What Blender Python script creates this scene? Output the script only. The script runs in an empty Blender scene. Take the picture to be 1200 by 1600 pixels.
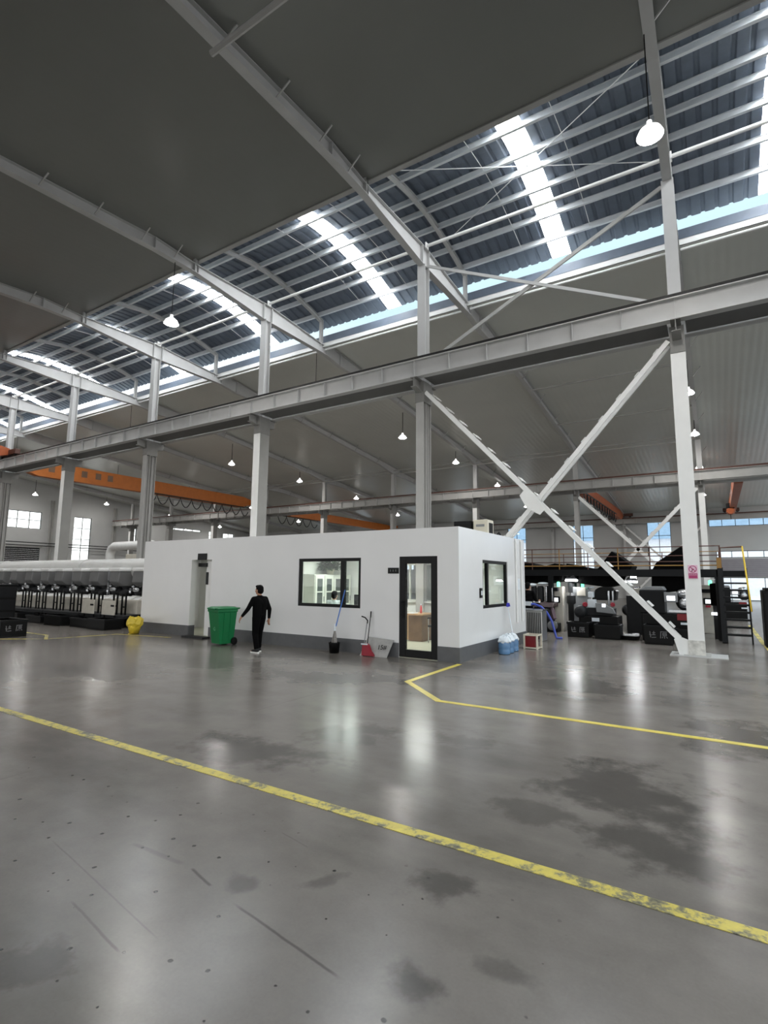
# lighting and colour settings
SKY_E = 1.0; EXPO = 0.3; LAMP_E = 250.; SKYL_E = 26.; OFF_E = 24.
CEIL_A = (120,121,117); CEIL_B = (128,129,125); FLOOR_A = (119,113,107); FLOOR_B = (130,124,118)
import bpy, bmesh, math, random
from mathutils import Vector, Matrix
random.seed(7)
C = bpy.context.scene.collection
SC = bpy.context.scene
PI = math.pi

# ------------------------------------------------------------------ helpers
def lin(c):
    return tuple(((v/12.92) if v <= .04045 else ((v+.055)/1.055)**2.4) for v in c)
def rgb(r, g, b):
    return lin((r/255, g/255, b/255))

def mat(name, col, rough=.5, metal=0., var=.06, scale=3., bump=0., bscale=40., emit=None, estr=0., spec=.5, alpha=None):
    m = bpy.data.materials.new(name); m.use_nodes = True
    nt = m.node_tree; b = nt.nodes['Principled BSDF']
    b.inputs['Roughness'].default_value = rough
    b.inputs['Metallic'].default_value = metal
    b.inputs['Specular IOR Level'].default_value = spec
    tc = nt.nodes.new('ShaderNodeTexCoord')
    n = nt.nodes.new('ShaderNodeTexNoise'); n.inputs['Scale'].default_value = scale; n.inputs['Detail'].default_value = 5
    nt.links.new(tc.outputs['Object'], n.inputs['Vector'])
    r = nt.nodes.new('ShaderNodeValToRGB')
    c = Vector(col)
    r.color_ramp.elements[0].position = .3; r.color_ramp.elements[1].position = .7
    r.color_ramp.elements[0].color = (*(c*(1-var)), 1); r.color_ramp.elements[1].color = (*(c*(1+var)), 1)
    nt.links.new(n.outputs['Fac'], r.inputs['Fac']); nt.links.new(r.outputs['Color'], b.inputs['Base Color'])
    if bump:
        n2 = nt.nodes.new('ShaderNodeTexNoise'); n2.inputs['Scale'].default_value = bscale
        nt.links.new(tc.outputs['Object'], n2.inputs['Vector'])
        bp = nt.nodes.new('ShaderNodeBump'); bp.inputs['Strength'].default_value = bump; bp.inputs['Distance'].default_value = .02
        nt.links.new(n2.outputs['Fac'], bp.inputs['Height']); nt.links.new(bp.outputs['Normal'], b.inputs['Normal'])
    if emit:
        b.inputs['Emission Color'].default_value = (*emit, 1); b.inputs['Emission Strength'].default_value = estr
    return m

def glass(name, tint=(.92, .96, .95), refl=1.0):
    m = bpy.data.materials.new(name); m.use_nodes = True; nt = m.node_tree
    nt.nodes.clear()
    o = nt.nodes.new('ShaderNodeOutputMaterial'); mx = nt.nodes.new('ShaderNodeMixShader')
    t = nt.nodes.new('ShaderNodeBsdfTransparent'); t.inputs['Color'].default_value = (*tint, 1)
    g = nt.nodes.new('ShaderNodeBsdfGlossy'); g.inputs['Roughness'].default_value = .02
    f = nt.nodes.new('ShaderNodeLayerWeight'); f.inputs['Blend'].default_value = .5
    pw = nt.nodes.new('ShaderNodeMath'); pw.operation = 'POWER'; pw.inputs[1].default_value = 5.; nt.links.new(f.outputs['Facing'], pw.inputs[0])
    mu = nt.nodes.new('ShaderNodeMath'); mu.operation = 'MULTIPLY_ADD'; mu.inputs[1].default_value = .6*refl; mu.inputs[2].default_value = .035*refl
    nt.links.new(pw.outputs[0], mu.inputs[0]); nt.links.new(mu.outputs[0], mx.inputs['Fac'])
    nt.links.new(t.outputs[0], mx.inputs[1]); nt.links.new(g.outputs[0], mx.inputs[2]); nt.links.new(mx.outputs[0], o.inputs['Surface'])
    return m

def wloc(o):
    v = Vector((0, 0, 0))
    while o: v += o.location; o = o.parent
    return v

class MB:
    def __init__(s): s.v = []; s.f = []
    def add(s, vs, fs):
        b = len(s.v); s.v += [tuple(v) for v in vs]; s.f += [[i+b for i in f] for f in fs]; return s
    def box(s, x0, x1, y0, y1, z0, z1):
        return s.add([(x0,y0,z0),(x1,y0,z0),(x1,y1,z0),(x0,y1,z0),(x0,y0,z1),(x1,y0,z1),(x1,y1,z1),(x0,y1,z1)],
                     [[0,3,2,1],[4,5,6,7],[0,1,5,4],[1,2,6,5],[2,3,7,6],[3,0,4,7]])
    def obox(s, p0, p1, w, h, up=(0,0,1), off=(0,0)):
        p0, p1 = Vector(p0), Vector(p1); d = (p1-p0).normalized(); up = Vector(up)
        a = d.cross(up)
        if a.length < 1e-5: a = d.cross(Vector((1,0,0)))
        a.normalize(); u = a.cross(d).normalized()
        vs = []
        for p in (p0, p1):
            c = p + a*off[0] + u*off[1]
            for sa, su in ((-1,-1),(1,-1),(1,1),(-1,1)): vs.append(c + a*sa*w/2 + u*su*h/2)
        return s.add(vs, [[0,1,2,3],[7,6,5,4],[0,4,5,1],[1,5,6,2],[2,6,7,3],[3,7,4,0]])
    def ibeam(s, p0, p1, w, h, tf=.02, tw=.014, up=(0,0,1)):
        s.obox(p0, p1, w, tf, up, (0, h/2-tf/2)); s.obox(p0, p1, w, tf, up, (0, -h/2+tf/2)); s.obox(p0, p1, tw, h-2*tf, up); return s
    def prism(s, poly, axis, a, b):
        n = len(poly); vs = []
        for t in (a, b):
            for (p, q) in poly:
                vs.append((t,p,q) if axis == 0 else ((p,t,q) if axis == 1 else (p,q,t)))
        fs = [list(range(n)), list(range(2*n-1, n-1, -1))] + [[i, (i+1)%n+0, (i+1)%n+n, i+n] for i in range(n)]
        return s.add(vs, fs)
    def tube(s, pts, r, seg=8, caps=True, r_end=None):
        pts = [Vector(p) for p in pts]; n = len(pts); rings = []
        prev = None
        for i, p in enumerate(pts):
            d = (pts[min(i+1,n-1)] - pts[max(i-1,0)]).normalized()
            if prev is None:
                a = d.cross(Vector((0,0,1)))
                if a.length < 1e-4: a = d.cross(Vector((1,0,0)))
            else:
                a = prev - d*prev.dot(d)
            a.normalize(); prev = a; b = d.cross(a)
            rr = (r[i] if isinstance(r, (list, tuple)) else r)
            rings.append([p + (a*math.cos(2*PI*k/seg) + b*math.sin(2*PI*k/seg))*rr for k in range(seg)])
        vs = [v for ring in rings for v in ring]; fs = []
        for i in range(n-1):
            for k in range(seg): fs.append([i*seg+k, i*seg+(k+1)%seg, (i+1)*seg+(k+1)%seg, (i+1)*seg+k])
        if caps: fs.append(list(range(seg-1,-1,-1))); fs.append([(n-1)*seg+k for k in range(seg)])
        return s.add(vs, fs)
    def lathe(s, prof, c=(0,0,0), seg=20, ax=2, close=True):
        vs = []; fs = []; n = len(prof)
        for r, z in prof:
            for k in range(seg):
                x, y = r*math.cos(2*PI*k/seg), r*math.sin(2*PI*k/seg)
                p = (x, y, z) if ax == 2 else ((z, x, y) if ax == 0 else (y, z, x))
                vs.append((c[0]+p[0], c[1]+p[1], c[2]+p[2]))
        for i in range(n-1):
            for k in range(seg): fs.append([i*seg+k, i*seg+(k+1)%seg, (i+1)*seg+(k+1)%seg, (i+1)*seg+k])
        if close: fs.append(list(range(seg-1,-1,-1))); fs.append([(n-1)*seg+k for k in range(seg)])
        return s.add(vs, fs)
    def ball(s, c, rx, ry, rz, seg=14, rings=9):
        prof = [(max(1e-4, math.sin(PI*i/rings)), -math.cos(PI*i/rings)) for i in range(rings+1)]
        vs = []; fs = []
        for r, z in prof:
            for k in range(seg): vs.append((c[0]+rx*r*math.cos(2*PI*k/seg), c[1]+ry*r*math.sin(2*PI*k/seg), c[2]+rz*z))
        for i in range(rings):
            for k in range(seg): fs.append([i*seg+k, i*seg+(k+1)%seg, (i+1)*seg+(k+1)%seg, (i+1)*seg+k])
        return s.add(vs, fs)
    def build(s, name, m, parent=None, loc=None, smooth=False, bevel=0., kind=None, clean=True):
        base = wloc(parent) if parent else Vector(loc or (0,0,0))
        me = bpy.data.meshes.new(name)
        me.from_pydata([tuple(Vector(v)-base) for v in s.v], [], s.f)
        bm = bmesh.new(); bm.from_mesh(me)
        if clean: bmesh.ops.recalc_face_normals(bm, faces=bm.faces)
        bm.to_mesh(me); bm.free()
        me.materials.append(m)
        if smooth:
            for p in me.polygons: p.use_smooth = True
        o = bpy.data.objects.new(name, me); C.objects.link(o)
        if parent: o.parent = parent
        else: o.location = base
        if bevel:
            md = o.modifiers.new('bevel', 'BEVEL'); md.width = bevel; md.segments = 2; md.limit_method = 'ANGLE'
        if smooth:
            md = o.modifiers.new('ws', 'WEIGHTED_NORMAL'); md.keep_sharp = True
        if kind: o['kind'] = kind
        return o

def tag(o, label, cat, group=None):
    o['label'] = label; o['category'] = cat
    if group: o['group'] = group
    return o
def thing(name, label, cat, loc=(0,0,0), group=None):
    o = bpy.data.objects.new(name, None); C.objects.link(o); o.location = loc; o.empty_display_size = .1
    return tag(o, label, cat, group)
def dup(root, loc, label, group=None, rotz=None):
    r = root.copy(); C.objects.link(r); r.location = loc; r['label'] = label
    if rotz is not None: r.rotation_euler = (0,0,rotz)
    if group: r['group'] = group
    for ch in list(root.children):
        c = ch.copy(); C.objects.link(c); c.parent = r
        for g in list(ch.children):
            d = g.copy(); C.objects.link(d); d.parent = c
    return r
ORD = ['first','second','third','fourth','fifth','sixth','seventh','eighth','ninth','tenth','eleventh','twelfth']

# ------------------------------------------------------------------ materials
M = {}
M['steel']   = mat('pale steel paint', rgb(188,188,187), .45, var=.05, scale=2)
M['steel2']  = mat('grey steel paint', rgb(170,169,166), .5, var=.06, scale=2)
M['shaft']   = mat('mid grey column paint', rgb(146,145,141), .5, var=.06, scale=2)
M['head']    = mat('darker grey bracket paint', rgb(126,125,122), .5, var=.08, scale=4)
M['white']   = mat('white steel paint', rgb(238,238,236), .4, var=.03, scale=2)
M['purlin']  = mat('galvanised purlin', rgb(216,219,222), .45, 0., var=.05)
M['deck']    = mat('blue grey sheet', rgb(98,108,122), .5, 0., var=.08, scale=4)
M['ceil']    = None
M['ceil_lit']   = None
M['gapfill']    = mat('grey walkway plate', rgb(92,92,90), .6)
M['rail']    = mat('dark rail steel', rgb(32,30,29), .5, .4)
M['orange']  = mat('orange crane paint', rgb(186,104,34), .5, var=.08)
M['orange2'] = mat('rusty orange paint', rgb(168,86,44), .6, var=.12)
M['black']   = mat('black plastic', rgb(9,9,9), .5, var=.1, spec=.2)
M['blackmet']= mat('black painted metal', rgb(18,19,21), .5, 0., spec=.2)
M['dark']    = mat('dark grey metal', rgb(34,35,37), .5, 0., spec=.25, var=.12, scale=6)
M['tarp']    = mat('black fabric', rgb(7,7,7), .9, spec=.1, var=.2, bump=.5, bscale=12)
M['cream']   = mat('cream machine enamel', rgb(205,200,188), .45, var=.08, scale=5)
M['midgrey'] = mat('grey machine enamel', rgb(128,130,132), .45, var=.08, scale=5)
M['chrome']  = mat('bright machined steel', rgb(190,192,195), .25, .9, var=.1, scale=12)
M['duct']    = mat('white duct coating', rgb(204,204,201), .4, var=.04)
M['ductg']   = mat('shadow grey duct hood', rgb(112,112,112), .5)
M['wallw']   = None
M['plinth']  = mat('grey plinth tiles', rgb(92,93,95), .45, var=.08, scale=6)
M['frame']   = mat('black window frame', rgb(8,8,9), .4, 0., spec=.2)
M['glass']   = glass('window glass', (.9,.95,.93), 1.0)
M['glassc']  = glass('clear glass', (.95,.97,.97), .7)
M['yellow']  = None
M['yplastic']= mat('yellow plastic bag', rgb(222,196,62), .45, var=.1, scale=12, bump=.4, bscale=14)
M['yrail']   = mat('yellow handrail paint', rgb(232,196,60), .45)
M['ochre']   = mat('ochre guard rail paint', rgb(150,112,52), .5)
M['rust']    = mat('red brown rail paint', rgb(84,52,42), .55)
M['green']   = mat('green bin plastic', rgb(0,114,62), .4, var=.06)
M['green2']  = mat('pale green print', rgb(96,168,128), .5)
M['shirt']   = mat('black cotton', rgb(9,9,10), .9, spec=.1, var=.2, bump=.3, bscale=60)
M['trouser'] = mat('black trouser cloth', rgb(7,7,8), .9, spec=.1, var=.2, bump=.3, bscale=60)
M['skin']    = mat('skin', rgb(176,130,104), .55, var=.05)
M['hair']    = mat('black hair', rgb(8,7,7), .7, var=.3, scale=40, spec=.12)
M['shoe']    = mat('black shoe fabric', rgb(16,16,17), .7)
M['sole']    = mat('white shoe sole', rgb(235,235,232), .5)
M['blue']    = mat('blue plastic handle', rgb(52,110,190), .4)
M['bluehose']= mat('blue hose', rgb(70,90,190), .35)
M['purple']  = mat('blue violet cloth', rgb(58,56,176), .8)
M['water']   = mat('blue water bottle plastic', rgb(92,132,172), .2, var=.1, scale=8)
M['film']    = mat('white plastic film', rgb(225,232,238), .3, var=.06)
M['red']     = mat('red plastic', rgb(150,12,40), .4)
M['redbox']  = mat('dark red panel', rgb(120,14,22), .45)
M['pink']    = mat('pink sign sheet', rgb(232,196,214), .4, var=.02)
M['magenta'] = mat('magenta sign print', rgb(170,48,104), .45)
M['plum']    = mat('dark plum sign print', rgb(96,36,66), .45)
M['stainless']= mat('stainless sheet', rgb(172,172,170), .35, .7, var=.1, scale=5)
M['ivory']   = mat('ivory plastic', rgb(214,208,190), .45)
M['wood']    = mat('light wood desk', rgb(176,140,104), .45, var=.12, scale=6)
M['wooddk']  = mat('brown wood panel', rgb(112,86,66), .5, var=.12, scale=6)
M['leaf']    = mat('green leaves', rgb(58,84,52), .5, var=.25, scale=20)
M['cabinet'] = mat('pale office cabinet', rgb(206,208,200), .4)
M['inner']   = mat('office inner wall paint', rgb(228,229,225), .6, var=.02)
M['bristle'] = mat('dark broom bristle', rgb(40,38,36), .9, var=.3, scale=60)
M['mopgrey'] = mat('grey mop cloth', rgb(150,146,142), .9, var=.2, scale=30)
M['sheet']   = mat('galvanised dustpan sheet', rgb(170,170,168), .4, .3, var=.1, scale=10)
M['mark']    = mat('chalk white mark', rgb(118,118,120), .7)
M['ink']     = mat('black ink', rgb(16,16,16), .7)
M['officefl']= mat('cream office floor tile', rgb(198,198,178), .3, var=.03)
M['rollup']  = mat('dark roller door', rgb(20,21,21), .7)
M['shedw']   = mat('white shed wall', rgb(246,243,246), .7)
M['shedb']   = mat('blue shed roof', rgb(166,194,220), .5)
M['lampem']  = mat('lamp glow', (1,1,1), .5, emit=(1,.97,.93), estr=LAMP_E)
M['lampsh']  = mat('lamp reflector', rgb(230,232,232), .35, emit=(1,.97,.93), estr=2.2)
M['skyl']    = mat('translucent skylight sheet', (.9,.93,.95), .5, emit=(.95,.98,1), estr=SKYL_E)
M['panelem'] = mat('office light panel', (1,1,1), .5, emit=(1,1,.96), estr=OFF_E)
M['workem']  = mat('work light glow', (1,1,1), .5, emit=(.97,.98,1), estr=40)
M['screen']  = mat('lit screen', (.9,.95,1), .3, emit=(.92,.95,1), estr=1.6)
M['greenem'] = mat('green signal lamp', (.1,.8,.4), .3, emit=(.2,.9,.5), estr=1.6)
M['redem']   = mat('red button', (.6,.02,.05), .3)

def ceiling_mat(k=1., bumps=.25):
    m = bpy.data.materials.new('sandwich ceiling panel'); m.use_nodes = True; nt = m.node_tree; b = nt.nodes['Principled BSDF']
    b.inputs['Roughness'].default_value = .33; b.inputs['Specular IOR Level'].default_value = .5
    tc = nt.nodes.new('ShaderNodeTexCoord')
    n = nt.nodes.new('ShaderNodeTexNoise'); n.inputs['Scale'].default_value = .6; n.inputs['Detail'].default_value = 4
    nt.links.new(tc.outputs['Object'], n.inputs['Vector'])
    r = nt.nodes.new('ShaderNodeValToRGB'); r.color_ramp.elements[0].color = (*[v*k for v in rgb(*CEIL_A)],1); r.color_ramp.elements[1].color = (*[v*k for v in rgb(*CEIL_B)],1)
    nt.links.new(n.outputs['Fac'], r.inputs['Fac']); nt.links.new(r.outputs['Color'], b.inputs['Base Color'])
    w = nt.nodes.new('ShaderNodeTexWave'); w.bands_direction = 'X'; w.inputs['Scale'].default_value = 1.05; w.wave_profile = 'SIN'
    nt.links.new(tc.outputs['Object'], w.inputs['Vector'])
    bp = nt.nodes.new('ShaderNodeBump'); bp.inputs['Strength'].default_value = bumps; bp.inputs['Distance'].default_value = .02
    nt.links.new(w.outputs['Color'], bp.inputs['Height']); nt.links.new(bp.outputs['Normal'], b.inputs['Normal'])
    return m
def tile_mat():
    m = bpy.data.materials.new('white glazed wall tile'); m.use_nodes = True; nt = m.node_tree; b = nt.nodes['Principled BSDF']
    b.inputs['Roughness'].default_value = .22
    tc = nt.nodes.new('ShaderNodeTexCoord')
    n = nt.nodes.new('ShaderNodeTexNoise'); n.inputs['Scale'].default_value = 1.2; n.inputs['Detail'].default_value = 5
    nt.links.new(tc.outputs['Object'], n.inputs['Vector'])
    r = nt.nodes.new('ShaderNodeValToRGB'); r.color_ramp.elements[0].color = (*rgb(228,228,228),1); r.color_ramp.elements[1].color = (*rgb(238,238,238),1)
    nt.links.new(n.outputs['Fac'], r.inputs['Fac']); nt.links.new(r.outputs['Color'], b.inputs['Base Color'])
    n2 = nt.nodes.new('ShaderNodeTexNoise'); n2.inputs['Scale'].default_value = 2.; nt.links.new(tc.outputs['Object'], n2.inputs['Vector'])
    bp = nt.nodes.new('ShaderNodeBump'); bp.inputs['Strength'].default_value = .15; bp.inputs['Distance'].default_value = .03
    nt.links.new(n2.outputs['Fac'], bp.inputs['Height']); nt.links.new(bp.outputs['Normal'], b.inputs['Normal'])
    return m
def wall_mat():
    m = mat('grey hall wall sheet', rgb(188,189,188), .55, var=.03, scale=1)
    nt = m.node_tree; b = nt.nodes['Principled BSDF']; tc = nt.nodes['Texture Coordinate']
    w = nt.nodes.new('ShaderNodeTexWave'); w.bands_direction = 'DIAGONAL'; w.inputs['Scale'].default_value = 1.
    nt.links.new(tc.outputs['Object'], w.inputs['Vector'])
    bp = nt.nodes.new('ShaderNodeBump'); bp.inputs['Strength'].default_value = .1
    mp = nt.nodes.new('ShaderNodeMapping'); mp.inputs['Scale'].default_value = (1,1,0)
    nt.links.new(tc.outputs['Object'], mp.inputs['Vector']); nt.links.new(mp.outputs[0], w.inputs['Vector'])
    nt.links.new(w.outputs['Color'], bp.inputs['Height']); nt.links.new(bp.outputs['Normal'], b.inputs['Normal'])
    return m
def yellow_mat():
    m = bpy.data.materials.new('worn yellow floor paint'); m.use_nodes = True; nt = m.node_tree; b = nt.nodes['Principled BSDF']
    b.inputs['Roughness'].default_value = .4
    tc = nt.nodes.new('ShaderNodeTexCoord')
    n = nt.nodes.new('ShaderNodeTexNoise'); n.inputs['Scale'].default_value = 9; n.inputs['Detail'].default_value = 8; n.inputs['Roughness'].default_value = .7
    nt.links.new(tc.outputs['Object'], n.inputs['Vector'])
    n3 = nt.nodes.new('ShaderNodeTexNoise'); n3.inputs['Scale'].default_value = 1.1; n3.inputs['Detail'].default_value = 2
    nt.links.new(tc.outputs['Object'], n3.inputs['Vector'])
    ad = nt.nodes.new('ShaderNodeMath'); ad.operation = 'MULTIPLY_ADD'; ad.inputs[1].default_value = .6
    nt.links.new(n3.outputs['Fac'], ad.inputs[0]); nt.links.new(n.outputs['Fac'], ad.inputs[2])
    r = nt.nodes.new('ShaderNodeValToRGB'); e = r.color_ramp.elements
    e[0].position = .58; e[0].color = (*rgb(226,208,92),1); e[1].position = .98; e[1].color = (*rgb(64,62,56),1)
    x = e.new(.8); x.color = (*rgb(208,190,90),1); x = e.new(.88); x.color = (*rgb(128,122,92),1)
    nt.links.new(ad.outputs[0], r.inputs['Fac']); nt.links.new(r.outputs['Color'], b.inputs['Base Color'])
    return m
M['yellow2'] = mat('fresh yellow floor paint', rgb(224,204,92), .4, var=.16, scale=5)
M['ceil'] = ceiling_mat(1., .04); M['ceil_lit'] = ceiling_mat(3.3); M['tile'] = tile_mat(); M['wallw'] = wall_mat(); M['yellow'] = yellow_mat()  # one panel material, darkened near and lightened far to imitate their lighting

def floor_mat():
    m = bpy.data.materials.new('polished concrete'); m.use_nodes = True; nt = m.node_tree; b = nt.nodes['Principled BSDF']
    L = nt.links.new
    def N(t, **k):
        n = nt.nodes.new(t)
        for a, v in k.items(): setattr(n, a, v)
        return n
    def mth(op, a, b_=None, c=None, clamp=False):
        n = N('ShaderNodeMath', operation=op, use_clamp=clamp)
        for i, v in enumerate((a, b_, c)):
            if v is None: continue
            if isinstance(v, (int, float)): n.inputs[i].default_value = v
            else: L(v, n.inputs[i])
        return n.outputs[0]
    def noise(scale, det=5, rough=.55, vec=None):
        n = N('ShaderNodeTexNoise'); n.inputs['Scale'].default_value = scale; n.inputs['Detail'].default_value = det; n.inputs['Roughness'].default_value = rough
        L(vec or P, n.inputs['Vector']); return n.outputs['Fac']
    def sstep(x, a, b_):
        n = N('ShaderNodeMapRange', interpolation_type='SMOOTHSTEP'); L(x, n.inputs['Value'])
        n.inputs['From Min'].default_value = a; n.inputs['From Max'].default_value = b_; return n.outputs['Result']
    tc = N('ShaderNodeTexCoord'); P = tc.outputs['Object']
    sep = N('ShaderNodeSeparateXYZ'); L(P, sep.inputs[0]); X, Y = sep.outputs[0], sep.outputs[1]
    wob = mth('SUBTRACT', noise(1.3, 6, .62), .5); wob2 = mth('SUBTRACT', noise(4.5, 4, .6), .5)
    dist = mth('ADD', mth('MULTIPLY', wob, 3.2), mth('MULTIPLY', wob2, 1.6))
    total = None
    for (cx, cy, rx, ry, ang, st) in STAINS:
        ca, sa = math.cos(math.radians(ang)), math.sin(math.radians(ang))
        dx = mth('SUBTRACT', X, cx); dy = mth('SUBTRACT', Y, cy)
        u = mth('DIVIDE', mth('ADD', mth('MULTIPLY', dx, ca), mth('MULTIPLY', dy, sa)), rx)
        v = mth('DIVIDE', mth('SUBTRACT', mth('MULTIPLY', dy, ca), mth('MULTIPLY', dx, sa)), ry)
        d = mth('SQRT', mth('ADD', mth('MULTIPLY', u, u), mth('MULTIPLY', v, v)))
        d = mth('ADD', d, dist)
        k = mth('MULTIPLY', sstep(d, 1.35, .45), st)
        total = k if total is None else mth('MAXIMUM', total, k)
    mpn = N('ShaderNodeMapping'); mpn.inputs['Scale'].default_value = (.55,1.3,1.); mpn.inputs['Rotation'].default_value = (0,0,.25); L(P, mpn.inputs['Vector']); STR = mpn.outputs[0]
    # broad cloudy stains
    cl = mth('MULTIPLY', sstep(noise(.6, 6, .55, STR), .42, .72), .7)
    total = mth('MAXIMUM', total, cl)
    # scratches
    for (ax, ay, bx, by, w, st) in SCRATCH:
        Ln = math.hypot(bx-ax, by-ay); tx, ty = (bx-ax)/Ln, (by-ay)/Ln
        dx = mth('SUBTRACT', X, ax); dy = mth('SUBTRACT', Y, ay)
        u = mth('DIVIDE', mth('ADD', mth('MULTIPLY', dx, tx), mth('MULTIPLY', dy, ty)), Ln)
        v = mth('ABSOLUTE', mth('ADD', mth('SUBTRACT', mth('MULTIPLY', dy, tx), mth('MULTIPLY', dx, ty)), mth('MULTIPLY', wob2, w*1.2)))
        k = mth('MULTIPLY', sstep(v, w, w*.2), mth('MULTIPLY', sstep(u, -.02, .12), sstep(u, 1.02, .9)))
        k = mth('MULTIPLY', k, st); total = mth('MAXIMUM', total, k)
    # specks
    vo = N('ShaderNodeTexVoronoi', feature='F1', voronoi_dimensions='2D'); vo.inputs['Scale'].default_value = 4.2
    L(P, vo.inputs['Vector'])
    rnd = N('ShaderNodeSeparateColor'); L(vo.outputs['Color'], rnd.inputs[0])
    spk = mth('MULTIPLY', sstep(mth('ADD', vo.outputs['Distance'], mth('ADD', mth('MULTIPLY', mth('SUBTRACT', noise(30, 2), .5), .07), mth('MULTIPLY', rnd.outputs[1], .045))), .07, .045), mth('GREATER_THAN', rnd.outputs[0], .5))
    spk = mth('MULTIPLY', spk, mth('MULTIPLY', sstep(Y, 3.2, 2.6), sstep(X, -.4, -1.1)))
    spk = mth('MULTIPLY', spk, .85)
    fine = mth('MULTIPLY', mth('SUBTRACT', noise(60, 3), .5), .16)
    mid = mth('MULTIPLY', mth('SUBTRACT', noise(2.6, 8, .65), .5), .55)
    val = mth('ADD', mth('ADD', 1.0, fine), mid)
    val = mth('MULTIPLY', val, mth('SUBTRACT', 1., mth('MULTIPLY', total, .58)))
    val = mth('MULTIPLY', val, mth('SUBTRACT', 1., spk))
    hue = N('ShaderNodeMix', data_type='RGBA'); L(noise(.8, 3), hue.inputs['Factor'])
    hue.inputs[6].default_value = (*rgb(*FLOOR_A), 1); hue.inputs[7].default_value = (*rgb(*FLOOR_B), 1)
    mul = N('ShaderNodeVectorMath', operation='SCALE'); L(hue.outputs[2], mul.inputs[0]); L(val, mul.inputs['Scale'])
    L(mul.outputs[0], b.inputs['Base Color'])
    ro = mth('ADD', mth('MULTIPLY', noise(1.2, 4, .55), .1), .155); ro = mth('ADD', ro, .02)
    L(ro, b.inputs['Roughness']); b.inputs['Specular IOR Level'].default_value = .38
    bp = N('ShaderNodeBump'); bp.inputs['Strength'].default_value = .012; bp.inputs['Distance'].default_value = .004
    L(noise(90, 2), bp.inputs['Height']); L(bp.outputs['Normal'], b.inputs['Normal'])
    return m
STAINS = [(-3.97,3.95,.75,.42,10,.9),(-3.5,5.0,.6,.42,15,.8),(-.72,4.9,.7,.62,30,1.),(-.5,4.0,.5,.3,-20,.95),(-1.36,2.87,.26,.2,20,.95),
          (-1.2,2.15,.135,.135,30,1.),(-2.63,1.34,.2,.17,30,.9),(-2.36,5.5,.45,.3,0,.7),(-2.,9.1,.8,.7,0,.8),(.1,7.3,.5,.8,0,.85),
          (-1.2,4.15,.35,.26,0,.8),(-5.6,7.6,1.4,.5,25,.75),(-9,7.5,1.2,.6,10,.5),(-2.35,2.3,.1,.08,0,.7),(-.9,2.45,.16,.07,0,.6),(-2.0,2.55,.14,.05,60,.6)]
SCRATCH = [(-2.26,2.14,-1.47,2.02,.012,.9),(-2.73,2.24,-2.48,2.18,.014,.9),(-3.01,1.69,-2.4,1.6,.012,.7),(-5.21,2.0,-5.22,3.3,.014,.5),
           (-3.79,1.97,-2.33,1.75,.008,.4),(-2.6,2.86,-2.3,2.8,.01,.5),(-5.16,5.0,-5.16,6.6,.016,.45),(-3.3,2.23,-2.8,2.24,.03,.35)]
M['floor'] = floor_mat()
# ------------------------------------------------------------------ camera
cam = bpy.data.cameras.new('camera'); co = bpy.data.objects.new('camera', cam); C.objects.link(co); SC.camera = co
R_ = Vector((.847218,.531171,.008874)); U_ = Vector((.059856,-.112042,.991899)); F_ = Vector((-.527862,.839824,.126718))
co.matrix_world = Matrix(((R_.x,U_.x,-F_.x,0),(R_.y,U_.y,-F_.y,0),(R_.z,U_.z,-F_.z,1.7),(0,0,0,1)))
cam.sensor_fit = 'HORIZONTAL'; cam.sensor_width = 36; cam.lens = 822.73/1200*36; cam.clip_end = 500; cam.clip_start = .05

# ------------------------------------------------------------------ world
w = bpy.data.worlds.new('sky'); SC.world = w; w.use_nodes = True
nt = w.node_tree; bg = nt.nodes['Background']
tc = nt.nodes.new('ShaderNodeTexCoord'); sp = nt.nodes.new('ShaderNodeSeparateXYZ'); nt.links.new(tc.outputs['Generated'], sp.inputs[0])
rp = nt.nodes.new('ShaderNodeValToRGB'); rp.color_ramp.elements[0].position = 0.; rp.color_ramp.elements[0].color = (1.75,1.74,1.72,1)
xe = rp.color_ramp.elements.new(.3); xe.color = (1.3,1.34,1.36,1); xe = rp.color_ramp.elements.new(.46); xe.color = (.58,.79,.88,1); xe = rp.color_ramp.elements.new(.62); xe.color = (.62,.84,.95,1)
rp.color_ramp.elements[len(rp.color_ramp.elements)-1].position = .85; rp.color_ramp.elements[len(rp.color_ramp.elements)-1].color = (1.9,2.15,2.35,1)
nt.links.new(sp.outputs['Z'], rp.inputs['Fac']); nt.links.new(rp.outputs['Color'], bg.inputs['Color'])
bg.inputs['Strength'].default_value = SKY_E
SC.view_settings.view_transform = 'Standard'; SC.view_settings.look = 'None'; SC.view_settings.gamma = 1.; SC.view_settings.use_curve_mapping = False
SC.view_settings.exposure = EXPO
SC.cycles.use_denoising = True
SC.cycles.max_bounces = 8; SC.cycles.diffuse_bounces = 4; SC.cycles.glossy_bounces = 3; SC.cycles.transparent_max_bounces = 12; SC.cycles.transmission_bounces = 4
SC.cycles.sample_clamp_indirect = 6.; SC.cycles.caustics_reflective = False; SC.cycles.caustics_refractive = False

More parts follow.
